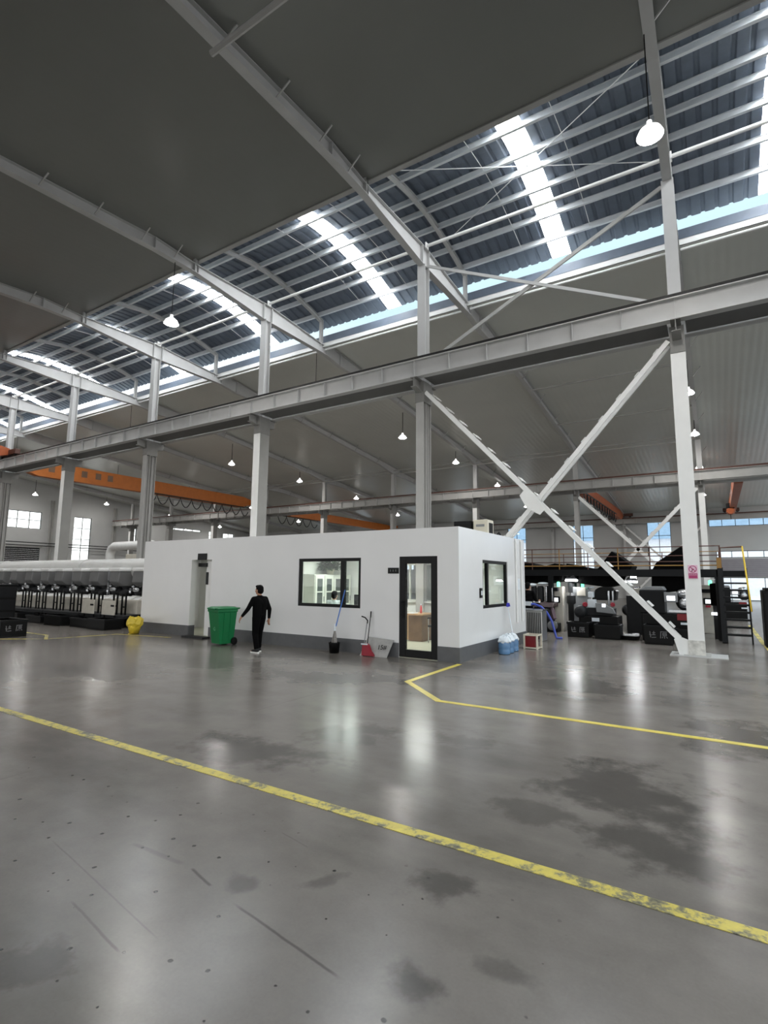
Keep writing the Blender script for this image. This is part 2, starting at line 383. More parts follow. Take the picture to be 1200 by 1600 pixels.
# ------------------------------------------------------------------ setting
XL, XR, YN, YC = -62., 5.2, -20., 59.
BX = lambda k: -.48 - 7.24*k
def struct(name, mb, m, **k): return mb.build(name, m, kind='structure', **k)
struct('floor', MB().box(-70, 6.5, -23, 59.3, -.3, 0), M['floor'])
struct('floor', MB().box(6.5, 70, -23, 59.3, -.3, -.01).box(-90, 70, -70, -23, -.3, -.01), mat('dark bounce damping ground', rgb(66,66,66), .9))  # unseen dark ground, added to cut bounce light on ceiling and rafters
struct('floor', MB().box(-90, 60, 59.3, 82, -.3, -.01), mat('daylight pale ground', rgb(224,220,220), .8))  # outdoor slab added, coloured pale to imitate glaring daylight outside

YR = 14.65
def zc_near(y): return 12.9 - .085*(11.2-y)
def zc_far(y): return 12.75 - .1*(y-18.6)
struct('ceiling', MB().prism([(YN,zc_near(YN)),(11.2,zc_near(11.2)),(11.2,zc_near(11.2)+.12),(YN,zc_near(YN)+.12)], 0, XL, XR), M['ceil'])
struct('ceiling', MB().prism([(18.6,zc_far(18.6)),(YC+.3,zc_far(YC+.3)),(YC+.3,zc_far(YC+.3)+.12),(18.6,zc_far(18.6)+.12)], 0, XL, XR), M['ceil_lit'])
struct('ceiling', MB().prism([(18.62,zc_far(18.62)+.13),(YC+.3,zc_far(YC+.3)+.13),(YC+.3,zc_far(YC+.3)+.16),(18.62,zc_far(18.62)+.16)], 0, XL, XR), M['duct'])  # unseen white skin added over the far roof to bounce sky light inward
struct('ceiling', MB().prism([(YN,zc_near(YN)+.13),(11.18,zc_near(11.18)+.13),(11.18,zc_near(11.18)+.16),(YN,zc_near(YN)+.16)], 0, XL, XR), M['duct'])  # same unseen skin over the near roof, added as sky light reflector

# monitor (raised ridge roof) -----------------------------------------
def arc(y):
    t = abs(y-YR)
    pts = [(0,14.27),(1.0,14.21),(1.75,14.09),(2.6,13.93),(3.15,13.81),(3.5,13.7),(4.4,13.44)]
    for (a,za),(b,zb) in zip(pts, pts[1:]):
        if t <= b: return za + (zb-za)*(t-a)/(b-a)
    return pts[-1][1]
AY = [YR-4.25,YR-3.5,YR-2.6,YR-1.75,YR-1.,YR,YR+1.,YR+1.75,YR+2.6,YR+3.5,YR+4.25]
strips = [(1.85,2.6)] + [(BX(k)-4.02, BX(k)-3.35) for k in range(0,8)]
strips = sorted(strips)
def ribprof(x0, x1):
    out = []; x = x0
    while x < x1-.01:
        for dx, dz in ((0,0),(.24,0),(.28,.045),(.35,.045),(.385,0)):
            if x+dx <= x1: out.append((x+dx, dz))
        x += .385
    out.append((x1, 0)); return out
segs = []; cur = XL
for a, b in strips: segs.append((cur, a)); cur = b
segs.append((cur, XR))
mb = MB()
for a, b in segs:
    pr = ribprof(a, b); n = len(pr); vs = []
    for y in AY:
        for x, dz in pr: vs.append((x, y, arc(y)+.2+dz))
    mb.add(vs, [[i*n+j, i*n+j+1, (i+1)*n+j+1, (i+1)*n+j] for i in range(len(AY)-1) for j in range(n-1)])
dk = struct('ceiling', mb, M['deck'], clean=False)
sm = dk.modifiers.new('t','SOLIDIFY'); sm.thickness = .012; sm.offset = 1
for i, (a, b) in enumerate(reversed(strips)):
    mb = MB(); vs = []
    for y in AY:
        vs += [(a-.03, y, arc(y)+.21), (b+.03, y, arc(y)+.21), (a-.03, y, arc(y)+.22), (b+.03, y, arc(y)+.22)]
    fs = []
    for j in range(len(AY)-1):
        o_ = j*4; fs += [[o_,o_+1,o_+5,o_+4],[o_+2,o_+6,o_+7,o_+3]]
    mb.add(vs, fs); struct('window_%d' % (i+1), mb, M['skyl'], clean=False)
# curbs at the foot of the monitor
struct('trim_1', MB().box(XL, XR, 18.42, 18.6, 12.66, 13.04), M['deck'])
struct('trim_2', MB().box(XL, XR, 11.2, 11.36, 12.86, 13.02), M['steel2'])

# monitor frames, purlins
for k in range(0, 9):
    x = BX(k)
    t = thing('monitor_frame', 'arched white steel frame of the raised ridge roof, %s from the right' % ORD[k], 'roof frame', (x, YR, 12.6), 'ridge roof frames')
    mb = MB(); ys = [YR-3.5,YR-2.6,YR-1.75,YR-1.,YR,YR+1.,YR+1.75,YR+2.6,YR+3.5]
    for a, b in zip(ys, ys[1:]): mb.ibeam((x,a,arc(a)-.04),(x,b,arc(b)-.04), .14, .17, .015, .012)
    mb.build('arch_beam', M['steel'], t)
    for s in (-1, 1):
        y = YR + s*3.5
        MB().ibeam((x,y,12.42),(x,y,13.74), .13, .15, .012, .01, up=(0,1,0)).build('post', M['steel'], t)
for j, y in enumerate([11.45,12.2,13.05,14.22,14.92,15.78,16.92,17.93]):
    z = arc(y)+.12
    mb = MB(); mb.box(XL+.1, XR, y-.012, y+.012, z-.11, z+.08); mb.box(XL+.1, XR, y-.045, y+.045, z-.115, z-.1); mb.box(XL+.1, XR, y-.04, y+.04, z+.07, z+.08)
    o = mb.build('roof_purlin', M['purlin'], loc=(0, y, z))
    tag(o, 'pale steel purlin under the ridge sheeting, %s row counted from the camera side' % ORD[j], 'purlin', 'ridge roof purlins')
# sag rods and wind bracing in the monitor
for k in range(0, 6):
    for j, dx in enumerate((2.5, 4.9)):
        mb = MB(); x = BX(k)-dx
        mb.tube([(x, y, arc(y)+.1) for y in (11.45,12.2,13.05,14.22,14.92,15.78,16.92,17.93)], .012, 5)
        tag(mb.build('sag_rod', M['white'], loc=(x, YR, 14)), 'thin white rod tying ridge purlins, %s one in the %s bay from the right' % (('first','second')[j], ORD[k]), 'tie rod', 'ridge sag rods')
for j, (ya, yb) in enumerate(((12.3,16.4),(16.4,12.3))):
    o = MB().tube([(BX(1)+.05, ya, arc(ya)-.02), (BX(0)-.05, yb, arc(yb)-.02)], .014, 5).build('brace_rod', M['white'], loc=(BX(.5), YR, 14))
    tag(o, 'slim diagonal bracing rod under ridge roof, %s' % ('rising towards the camera side at right' if j == 0 else 'rising towards the camera side at left'), 'brace rod')

# rafters -------------------------------------------------------------
TOPS = [(YN,zc_near(YN)-.02),(9.5,zc_near(9.5)-.02),(11.0,12.66),(14.45,12.78),(14.85,12.78),(18.4,12.5),(18.62,12.68),(36.8,zc_far(36.8)-.03),(58.7,zc_far(58.7)-.03)]
BOTS = [(YN,zc_near(YN)-.5),(0,zc_near(0)-.36),(5,12.08),(9.5,12.34),(11.0,12.36),(14.45,12.1),(14.85,12.1),(18.5,12.12),(19.6,11.95),(24.7,11.78),(34.5,10.74),(36.8,10.3),(39,10.26),(48,9.5),(56,8.7),(58.7,8.2)]
for k in range(0, 9):
    x = BX(k)
    mb = MB()
    mb.prism(TOPS + BOTS[::-1], 0, x-.008, x+.008)
    for a, b in zip(BOTS, BOTS[1:]): mb.obox((x,a[0],a[1]),(x,b[0],b[1]), .22, .022)
    for a, b in zip(TOPS, TOPS[1:]): mb.obox((x,a[0],a[1]),(x,b[0],b[1]), .2, .02)
    r = mb.build('roof_rafter', M['steel'], loc=(x, YR, 12.1))
    tag(r, 'long pale steel roof rafter crossing the hall, %s from the right' % ORD[k], 'rafter', 'roof rafters')
    for y, zb, zt in ((9.5,12.34,12.74),(11.05,12.36,12.66),(14.42,12.1,12.78),(14.88,12.1,12.78),(18.52,12.12,12.52),(19.6,11.95,12.62)):
        MB().box(x-.11, x+.11, y-.012, y+.012, zb, zt).build('splice_plate', M['steel'], r)
    for y in (-1.,1.5,4.,6.,7.5,9.,10.2):
        zb = 12.08+(y-5)*.0578 if y > 0 else zc_near(y)-.36
        MB().obox((x+.1,y,zb+.03),(x+.42,y+.06,zc_near(y)-.02), .04, .03).build('fly_brace', M['steel2'], r)
    for y in (22,25,28,31,34,40,44,48,52):
        zb = zc_far(y)-.45
        MB().obox((x+.1,y,zb),(x+.42,y,zc_far(y)-.02), .04, .03).build('fly_brace', M['steel2'], r)

# round struts between rafters at the ridge + far foot, edge beams
for k in range(-1, 8):
    x0, x1 = BX(k)-.12, BX(k+1)+.12
    if k == -1: x0 = XR
    lab = 'the bay right of the first rafter' if k == -1 else 'the %s bay from the right' % ORD[k]
    mb = MB().tube([(x0,YR,12.84),(x1,YR,12.84)], .055, 10)
    for e in (x0, x1): mb.box(e-.02, e+.02, YR-.09, YR+.09, 12.74, 12.94)
    tag(mb.build('ridge_strut', M['white'], loc=((x0+x1)/2,YR,12.84)), 'round white strut on rafter tops under the ridge, %s' % lab, 'strut', 'ridge struts')
    mb = MB().tube([(x0,18.34,12.3),(x1,18.34,12.3)], .045, 8)
    tag(mb.build('eave_strut', M['white'], loc=((x0+x1)/2,18.34,12.3)), 'round white strut at the foot of ridge frames, %s' % lab, 'strut', 'foot struts')
o = MB().box(XL+.1, XR, 18.27, 18.3, 12.4, 12.62).box(XL+.1, XR, 18.27, 18.36, 12.4, 12.415).box(XL+.1,XR,18.27,18.36,12.605,12.62).build('edge_channel', M['white'], loc=(0,18.3,12.5))
tag(o, 'long white channel beam along far foot of the ridge opening', 'beam')
# small tubes under ceiling in braced bay
for j, (y, ka, kb, r) in enumerate(((5.75,0,1,.06),(26.6,0,1,.05),(31.8,0,1,.05))):
    zz = (zc_near(y)-.75 if y < 10 else zc_far(y)-.35)
    tag(MB().tube([(BX(kb)+.1,y,zz),(BX(ka)-.1,y,zz)], r, 8).build('roof_strut', M['steel2'], loc=(BX(.5),y,zz)),
        ('pale tube strut under the near ceiling at top of picture','grey strut under the far ceiling, nearer of two in braced bay','grey strut under the far ceiling, farther of two in braced bay')[j], 'strut')
for k in range(0, 8):
    z = zc_far(36.7)-.42
    o = MB().obox((BX(k)-.05,36.7,z+.1),(BX(k+1)+.05,36.7,z+.1), .06, .06).obox((BX(k)-.05,36.7,z-.18),(BX(k+1)+.05,36.7,z-.18), .06, .06).build('tie_beam', M['steel2'], loc=(BX(k+.5),36.7,z))
    tag(o, 'double grey tie beam between middle row column heads, %s bay from the right' % ORD[k], 'tie beam', 'column head ties')

# columns -------------------------------------------------------------
def hsec(mb, x, y0, y1, wd, z0, z1, tf=.02, tw=.016):
    mb.box(x-wd/2, x+wd/2, y0, y0+tf, z0, z1); mb.box(x-wd/2, x+wd/2, y1-tf, y1, z0, z1); mb.box(x-tw/2, x+tw/2, y0+tf, y1-tf, z0, z1); return mb
def column(k, YF, ztop, zrun, row, label):
    x = BX(k); D = .52
    t = thing('steel_column', label, 'column', (x, YF+.26, 0), '%s row columns' % row)
    zl = zrun-.72
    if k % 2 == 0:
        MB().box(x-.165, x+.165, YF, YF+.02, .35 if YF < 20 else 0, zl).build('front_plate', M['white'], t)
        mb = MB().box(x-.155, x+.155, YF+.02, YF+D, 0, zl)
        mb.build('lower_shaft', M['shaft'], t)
    else:
        mb = hsec(MB(), x, YF, YF+.21, .27, 0, zl); mb.build('front_chord', M['steel2'], t)
        mb = hsec(MB(), x, YF+.31, YF+D, .27, 0, zl); mb.build('rear_chord', M['steel2'], t)
        mb = MB(); z = .3
        while z < zl-.3:
            mb.box(x-.13, x-.118, YF+.1, YF+.42, z, z+.14); z += .75
        mb.build('batten_plate', M['steel2'], t)
    # head with brackets both sides
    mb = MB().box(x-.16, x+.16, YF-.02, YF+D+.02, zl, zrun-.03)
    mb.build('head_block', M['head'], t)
    for s in (-1, 1):
        y0 = YF if s < 0 else YF+D
        br = MB()
        br.prism([(y0, zl+.32),(y0+s*.42, zrun-.3),(y0+s*.42, zrun-.02),(y0, zrun-.02)], 0, x-.01, x+.01)
        br.obox((x,y0,zl+.32),(x,y0+s*.42,zrun-.31), .2, .018); br.box(x-.11,x+.11, min(y0,y0+s*.44), max(y0,y0+s*.44), zrun-.035, zrun-.015)
        br.build('bracket', M['head'], t)
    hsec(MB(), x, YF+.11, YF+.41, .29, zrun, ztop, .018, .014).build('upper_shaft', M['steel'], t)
    MB().box(x-.27, x+.27, YF-.1, YF+D+.1, 0, .03).build('base_plate', M['steel2'], t)
    return t
labA = ['white steel column of the front row bearing a pink warning sign','twin-chord steel column rising behind the office glass door','white-faced steel column rising behind the office beside the man',
        'twin-chord steel column at the left end of the office','white-faced steel column above the white duct left of the office','twin-chord steel column at the left edge of the picture','white-faced steel column just outside the left picture edge']
colA = [column(k, 14.37, 12.12, 8.05, 'front', labA[k]) for k in range(7)]
colB = [column(k, 36.5, 10.32, 7.75, 'middle', ('white-faced' if k%2==0 else 'plain grey')+' steel column of the middle row, %s from the right' % ORD[k]) for k in range(9)]
for k in range(9):
    x = BX(k); t = thing('steel_column', 'slim steel column against the far wall, %s from the right' % ORD[k], 'column', (x,58.7,0), 'far wall columns')
    hsec(MB(), x, 58.55, 58.95, .28, 0, 8.3).build('lower_shaft', M['steel'], t)
    MB().box(x-.12, x+.12, 58.0, 58.55, 7.3, 7.4).box(x-.01,x+.01,58.05,58.55,7.0,7.3).build('bracket', M['steel2'], t)
# gusset + dirty foot on column 0
x = BX(0)
MB().prism([(x-.16,.36),(x-.36,.44),(x-.46,.36),(x-.36,0),(x-.16,0)], 1, 14.38, 14.41).build('gusset_plate', M['white'], colA[0])
MB().box(x-.17,x+.17,14.36,14.38,0,.36).build('foot_plate', mat('scuffed white paint', rgb(205,203,197), .5, var=.25, scale=9), colA[0])
MB().box(x-.55,x+.6,14.2,14.95,0,.02).build('floor_plate', M['steel'], colA[0])
# sign on column 0
sg = thing('warning_sign', 'small pink prohibition sign on the rightmost white column', 'sign', (x, 14.36, 1.94))
sx = -.466
MB().box(sx-.1,sx+.1,14.355,14.368,1.775,2.095).build('panel', M['pink'], sg)
ring = MB(); n = 24
for i in range(n):
    a0, a1 = 2*PI*i/n, 2*PI*(i+1)/n
    ring.add([(sx+r*math.cos(a), yy, 2.0+r*math.sin(a)) for yy in (14.353,14.3555) for r, a in ((.082,a0),(.082,a1),(.066,a1),(.066,a0))],
             [[0,1,2,3],[7,6,5,4],[0,4,5,1],[1,5,6,2],[2,6,7,3],[3,7,4,0]])
ring.obox((sx-.055,14.354,2.052),(sx+.055,14.354,1.948), .003, .014, up=(0,1,0)) if False else ring.prism([(sx-.058,2.046),(sx-.046,2.058),(sx+.058,1.954),(sx+.046,1.942)],1,14.353,14.3555)
ring.build('prohibition_ring', M['magenta'], sg)
fg = MB().prism([(sx-.03,1.94),(sx-.012,1.94),(sx+.002,1.985),(sx+.03,1.995),(sx+.028,2.008),(sx-.012,2.004)],1,14.354,14.3555).box(sx-.022,sx-.002,14.354,14.3555,2.008,2.028)
fg.build('pictogram', M['plum'], sg)
MB().box(sx-.088,sx+.088,14.353,14.3555,1.785,1.905).build('text_band', M['magenta'], sg)
tx = MB()
for i in range(4):
    cx = sx-.06+i*.04
    tx.box(cx-.013,cx+.013,14.351,14.3535,1.884,1.89).box(cx-.013,cx+.013,14.351,14.3535,1.868,1.873).box(cx-.003,cx+.003,14.351,14.3535,1.85,1.888).box(cx-.013,cx+.013,14.351,14.3535,1.852,1.857)
tx.build('lettering', M['pink'], sg)

# runway beams ---------------------------------------------------------
def runway(y, ztop, h, label, red=False):
    t = thing('crane_runway_beam', label, 'crane beam', (-27, y, ztop-h))
    mb = MB().box(XL+.5, XR, y-.14, y+.14, ztop-.025, ztop).box(XL+.5, XR, y-.12, y+.12, ztop-h, ztop-h+.022).box(XL+.5, XR, y-.008, y+.008, ztop-h, ztop)
    mb.build('girder', M['steel2'] if y > 30 else M['steel'], t)
    sb = MB(); k = 0
    while BX(k/6.) > XL+1:
        xx = BX(k/6.); sb.box(xx-.006, xx+.006, y-.11, y+.11, ztop-h+.02, ztop-.02); k += 1
    sb.build('stiffener', M['steel'], t)
    MB().box(XL+.5, XR, y-.035, y+.035, ztop, ztop+.13).build('rail', M['rust'] if red else M['rail'], t)
    return t
runway(14.08, 8.6, .56, 'long crane runway beam on the camera side of the front columns')
runway(15.17, 8.6, .56, 'long crane runway beam behind the front row of columns')
runway(36.2, 8.3, .56, 'crane runway beam on the near side of the middle columns', True)
runway(37.3, 8.05, .4, 'crane runway beam on the far side of the middle columns')
runway(58.15, 8.0, .5, 'crane runway beam along the far wall', True)
# slim walkway plate with a low rib, filling the gap between the twin runways
for k in range(-1, 7):
    x1_ = BX(k)-.2; x0_ = BX(k+1)+.2; x1_ = XR if k < 0 else x1_
    tag(MB().box(x0_, x1_, 14.22, 15.03, 8.075, 8.095).box(x0_, x1_, 14.6, 14.64, 8.095, 8.16).build('infill_plate', M['gapfill'], loc=((x0_+x1_)/2,14.6,8.08)), 'dark walkway plate between the front runway beams, %s' % ('right of the rightmost column' if k < 0 else ORD[k]+' bay from the right'), 'infill', 'walkway plates')

# cross braces ---------------------------------------------------------
def xbrace(YF, k, z0, z1, label, gus=True, w=.12):
    xa, xb = BX(k+1)+.18, BX(k)-.35
    t = thing('cross_brace', label, 'cross brace', ((xa+xb)/2, YF+.2, z0))
    for nm, p, q in (('a', (xa, z1), (xb, z0+.35)), ('b', (xb+.15, z1+.05), (xa, z0))):
        for yy in (YF+.07, YF+.42):
            MB().obox((p[0],yy,p[1]),(q[0],yy,q[1]), .06, w if yy < YF+.2 else w*.7, up=(0,0,1)).build('diagonal', M['white'], t)
        n = 15
        P, Q = Vector((p[0],YF,p[1])), Vector((q[0],YF,q[1])); d = (Q-P).normalized()
        nrm = d.cross(Vector((0,1,0)));  nrm = nrm if nrm.z > 0 else -nrm
        for i in range(n):
            c = P.lerp(Q, (i+.5)/n); o_ = nrm*(w/2+.03)
            lb = MB(); lb.add([c+o_+d*a+Vector((0,b,0))+nrm*e for a in (-.085,.085) for b in (.1,.5) for e in (0,.02)],
                   [[0,2,3,1],[4,5,7,6],[0,1,5,4],[2,6,7,3],[0,4,6,2],[1,3,7,5]])
            lb.build('lacing_plate', M['white'], t)
    if gus:
        cx, cz = -4.22, 3.85
        MB().prism([(cx-.34,cz+.22),(cx-.2,cz+.36),(cx+.14,cz+.16),(cx+.36,cz-.22),(cx+.22,cz-.36),(cx-.14,cz-.16)], 1, YF+.02, YF+.045).build('gusset_plate', M['white'], t)
    return t
xbrace(14.37, 0, 0.02, 7.65, 'big white lattice cross brace beside the office and rightmost column')
xbrace(36.5, 0, 0.0, 7.3, 'white lattice cross brace in the middle row behind the platform', False, .2)
xbrace(58.4, 0, 0.0, 7.2, 'pale cross brace against the far wall between tall windows', False, .16)
t = thing('cross_brace', 'flat bar cross brace above the runway beam between front columns', 'cross brace', (BX(.5), YR, 9))
MB().obox((BX(1)+.15,YR,12.1),(BX(0)-.15,YR,8.75), .05, .09).build('diagonal', M['steel'], t)
MB().obox((BX(0)-.15,YR+.06,12.1),(BX(1)+.15,YR+.06,8.75), .05, .11).build('diagonal', M['steel2'], t)

# hall walls -----------------------------------------------------------
def wall_with_holes(axis, pos, th, a0, a1, z0, z1, holes):
    """axis 1: wall in the XZ plane at y=pos; axis 0: wall in the YZ plane at x=pos"""
    xs = sorted({a0, a1, *[h[0] for h in holes], *[h[1] for h in holes]}); mb = MB()
    for xa, xb in zip(xs, xs[1:]):
        hs = sorted([h for h in holes if h[0] <= xa+1e-6 and h[1] >= xb-1e-6], key=lambda h: h[2]); z = z0
        for h in hs:
            if h[2] > z: mb.box(xa,xb,pos,pos+th,z,h[2]) if axis == 1 else mb.box(pos,pos+th,xa,xb,z,h[2])
            z = h[3]
        if z < z1: mb.box(xa,xb,pos,pos+th,z,z1) if axis == 1 else mb.box(pos,pos+th,xa,xb,z,z1)
    return mb
WN = [len(strips)]
def hall_window(axis, pos, th, a0, a1, z0, z1, nx, nz, gl=None):
    WN[0] += 1
    fr = MB(); wd = .05
    def bx(a, b, c, d):
        fr.box(a, b, pos+th*.3, pos+th*.6, c, d) if axis == 1 else fr.box(pos+th*.3, pos+th*.6, a, b, c, d)
    bx(a0, a0+wd, z0, z1); bx(a1-wd, a1, z0, z1); bx(a0, a1, z0, z0+wd); bx(a0, a1, z1-wd, z1)
    for i in range(1, nx): c = a0+(a1-a0)*i/nx; bx(c-wd/2, c+wd/2, z0, z1)
    for i in range(1, nz): c = z0+(z1-z0)*i/nz; bx(a0, a1, c-wd/2, c+wd/2)
    f = fr.build('window_%d' % WN[0], M['blackmet'], kind='structure')
    p = MB(); e0, e1 = pos+th*.44, pos+th*.48
    p.box(a0, a1, e0, e1, z0, z1) if axis == 1 else p.box(e0, e1, a0, a1, z0, z1)
    p.build('pane', M['glassc'], f)
    return f
hb = [(-.35, 5., 6.95, 7.85), (.1, 5., 3.98, 4.62), (-.2, 5., .05, 2.15)]
wins = [(-.35,5.,6.95,7.85,5,1),(.1,5.,3.98,4.62,4,1),(-.2,5.,.05,2.15,4,1)]
for k in range(0, 7):
    c = BX(k)-4.15; hb.append((c-1.05, c+1.05, 2.9, 7.95)); wins.append((c-1.05,c+1.05,2.9,7.95,2,3))
struct('wall_back', wall_with_holes(1, YC, .25, XL, XR, 0, 9.2, hb), M['wallw'])
for q in wins: hall_window(1, YC, .25, *q)
hl = [(25.0,28.5,6.75,8.6),(31.95,33.95,.9,8.5),(38.9,39.7,5.6,8.1),(43.9,49.6,8.1,8.4),(51.,52.,7.2,8.4),(53.6,55.7,7.3,8.3),(24.9,28.6,0,4.75)]
struct('wall_left', wall_with_holes(0, XL-.25, .25, YN, YC+.25, 0, 13.3, hl), M['wallw'])
for q, nn in zip(hl[:6], ((3,2),(2,6),(1,2),(4,1),(1,2),(2,1))): hall_window(0, XL-.25, .25, *q, *nn)
d = MB()
for i in range(24): d.box(XL-.2, XL-.15, 24.9, 28.6, i*.198, i*.198+.19)
struct('door_1', d, M['rollup'])
MB().box(XL, XL+.06, 24.7, 28.8, 4.75, 4.95).build('door_header', M['steel2'], bpy.data.objects['door_1'])
for j, y in enumerate((22.0, 29.4, 36.6, 44., 51.4)):
    tag(hsec(MB(), XL+.2, y-.15, y+.15, .3, 0, 10.).build('wall_post', M['steel2'], loc=(XL+.2,y,0)), 'grey steel post against the left end wall, %s from the camera side' % ORD[j], 'post', 'end wall posts')
for j, z in enumerate((5.25, 4.95)):
    tag(MB().tube([(XL+.4,21,z),(XL+.4,40,z)], .05, 6).build('wall_pipe', M['dark'], loc=(XL+.4,30,z)), '%s of two thin dark pipes along the left end wall' % ('upper','lower')[j], 'pipe')
# roller shutter in the far right of the back wall
o = MB(); 
for i in range(9): o.box(.3, 5., YC-.06, YC-.01, 2.25+i*.18, 2.25+i*.18+.17)
struct('door_2', o, mat('grey lilac shutter', rgb(150,146,152), .55))
# neighbouring building seen through the far windows
sh = thing('neighbouring_shed', 'white shed with blue upper cladding seen through the far windows', 'building', (-20, 82, 0))
MB().box(-75, 45, 82, 90, 0, 7.6).build('wall', M['shedw'], sh)
MB().box(-75.5, 45.5, 81.5, 90.5, 7.6, 10.6).build('roof_fascia', M['shedb'], sh)
# ------------------------------------------------------------------ office cabin
OX0, OX1, OY0, OY1, OZ = -15.5, -4.58, 10.26, 14.56, 2.83
TH = .2
of = thing('office_cabin', 'long white flat-roofed office cabin with grey plinth standing under the crane beams', 'office cabin', (-10, 12.6, 0))
fh = [(-6.03,-5.08,0,2.21),(-9.0,-7.08,1.02,2.2),(-13.17,-12.29,0,2.22)]
w_ = wall_with_holes(1, OY0, TH, OX0, OX1, 0, OZ, fh); w_.build('front_wall', M['tile'], of)
w_ = wall_with_holes(0, OX1-TH, TH, OY0+TH, OY1, 0, OZ, [(11.6,13.32,1.05,2.17)]); w_.build('side_wall', M['tile'], of)
MB().box(OX0, OX0+TH, OY0+TH, OY1, 0, OZ).build('side_wall', M['tile'], of)
w_ = wall_with_holes(1, OY1, TH, OX0, OX1, 0, OZ, [(-9.4,-5.9,1.03,2.2)]); w_.build('back_wall', M['tile'], of)
MB().box(OX0+TH, OX1-TH, OY0+TH, OY1, 2.62, 2.7).build('roof', M['inner'], of)
pl = MB(); e = .012
for a, b in ((OX0-e,-13.17),(-12.29,-6.03),(-5.08,OX1+e)): pl.box(a, b, OY0-e, OY0, 0, .31)
pl.box(OX1, OX1+e, OY0, OY1+TH, 0, .31)
pl.box(-13.17, -13.155, OY0, OY0+TH, 0, .31)
pl.build('plinth', M['plinth'], of)
MB().box(OX0+TH, OX1-TH, OY0+TH-.18, OY1, .002, .012).build('floor_tiles', M['officefl'], of)
MB().box(-10.86, -10.78, OY0+TH, OY1, .012, 2.62).build('partition', M['inner'], of)
il = MB().box(-10.78, OX1-TH-.01, OY1-.012, OY1-.002, .012, 1.03).box(OX1-TH-.012, OX1-TH-.002, OY0+TH, 11.6, .012, 2.62)
il.build('inner_lining', M['inner'], of)
def frame_bars(axis, pos, dep, a0, a1, z0, z1, wd, muls=()):
    f = MB()
    def bx(a, b, c, d): f.box(a,b,pos,pos+dep,c,d) if axis == 1 else f.box(pos,pos+dep,a,b,c,d)
    bx(a0,a0+wd,z0,z1); bx(a1-wd,a1,z0,z1); bx(a0+wd,a1-wd,z0,z0+wd); bx(a0+wd,a1-wd,z1-wd,z1)
    for m_, mw in muls: bx(m_-mw/2, m_+mw/2, z0+wd, z1-wd)
    return f
f = frame_bars(1, OY0+.02, .07, -9.0, -7.08, 1.02, 2.2, .075, [(-7.62,.13)]).build('window_frame', M['frame'], of, bevel=.004)
MB().box(-8.93,-7.15,OY0+.05,OY0+.058,1.09,2.13).build('pane', M['glass'], f)
f = frame_bars(0, OX1-.09, .07, 11.6, 13.32, 1.05, 2.17, .07, [(11.98,.09)]).build('window_frame', M['frame'], of, bevel=.004)
MB().box(OX1-.06,OX1-.052,11.67,13.25,1.12,2.1).build('pane', M['glass'], f)
f = frame_bars(1, OY1+.05, .07, -9.4, -5.9, 1.03, 2.2, .05, [(-8.2,.05),(-7.05,.05)]).build('window_frame', M['cabinet'], of)
MB().box(-9.35,-5.95,OY1+.08,OY1+.088,1.08,2.15).build('pane', M['glassc'], f)
MB().box(-9.5,-5.8,OY1-.12,OY1+.04,1.0,1.03).build('window_sill', M['inner'], of)
# glass door
dr = frame_bars(1, OY0+.01, .08, -6.03, -5.08, 0.02, 2.21, .16).build('door', M['frame'], of, bevel=.005)
MB().box(-5.88,-5.23,OY0+.045,OY0+.055,.17,2.06).build('pane', M['glassc'], dr)
MB().tube([(-5.95,OY0-.05,.85),(-5.95,OY0-.05,1.25)], .014, 8).tube([(-5.95,OY0-.05,.9),(-5.95,OY0+.02,.9)],.01,6).tube([(-5.95,OY0-.05,1.2),(-5.95,OY0+.02,1.2)],.01,6).build('door_handle', M['blackmet'], dr)
# left doorway with a half drawn white sliding leaf
dl = MB().box(-12.78,-12.1,OY0+.24,OY0+.28,.03,2.2).build('door', M['white'], of)
MB().box(OX0+TH,-10.9,12.3,12.4,.012,2.62).build('partition', M['inner'], of)
MB().box(-12.77,-12.69,OY0+.215,OY0+.24,1.5,1.86).build('door_handle', M['frame'], dl)
MB().box(-13.17,-13.16,OY0+.0,OY0+TH,.31,2.22).build('door_reveal', M['inner'], of)
MB().box(-13.12,-12.74,OY0+.205,OY0+.235,2.02,2.13).build('lintel_plate', M['frame'], of)
MB().box(-13.1,-12.2,OY0-.28,OY0-.012,0,.05).build('door_step', M['dark'], of)
# fluorescent panels
for j, (x, y) in enumerate(((-6.6,12.6),(-9.1,12.6),(-13.2,11.5))):
    t = thing('ceiling_light', 'lit ceiling panel inside the office, %s' % (('seen through the glass door','above the cabinet behind the window','in the small room behind the left doorway')[j]), 'light', (x,y,2.6), 'office ceiling lights')
    ps = 1. if j < 2 else .38
    MB().box(x-.62*ps,x+.62*ps,y-.32*ps,y+.32*ps,2.58,2.62).build('frame', M['inner'], t)
    MB().box(x-.59*ps,x+.59*ps,y-.29*ps,y+.29*ps,2.572,2.58).build('diffuser', M['panelem'], t)
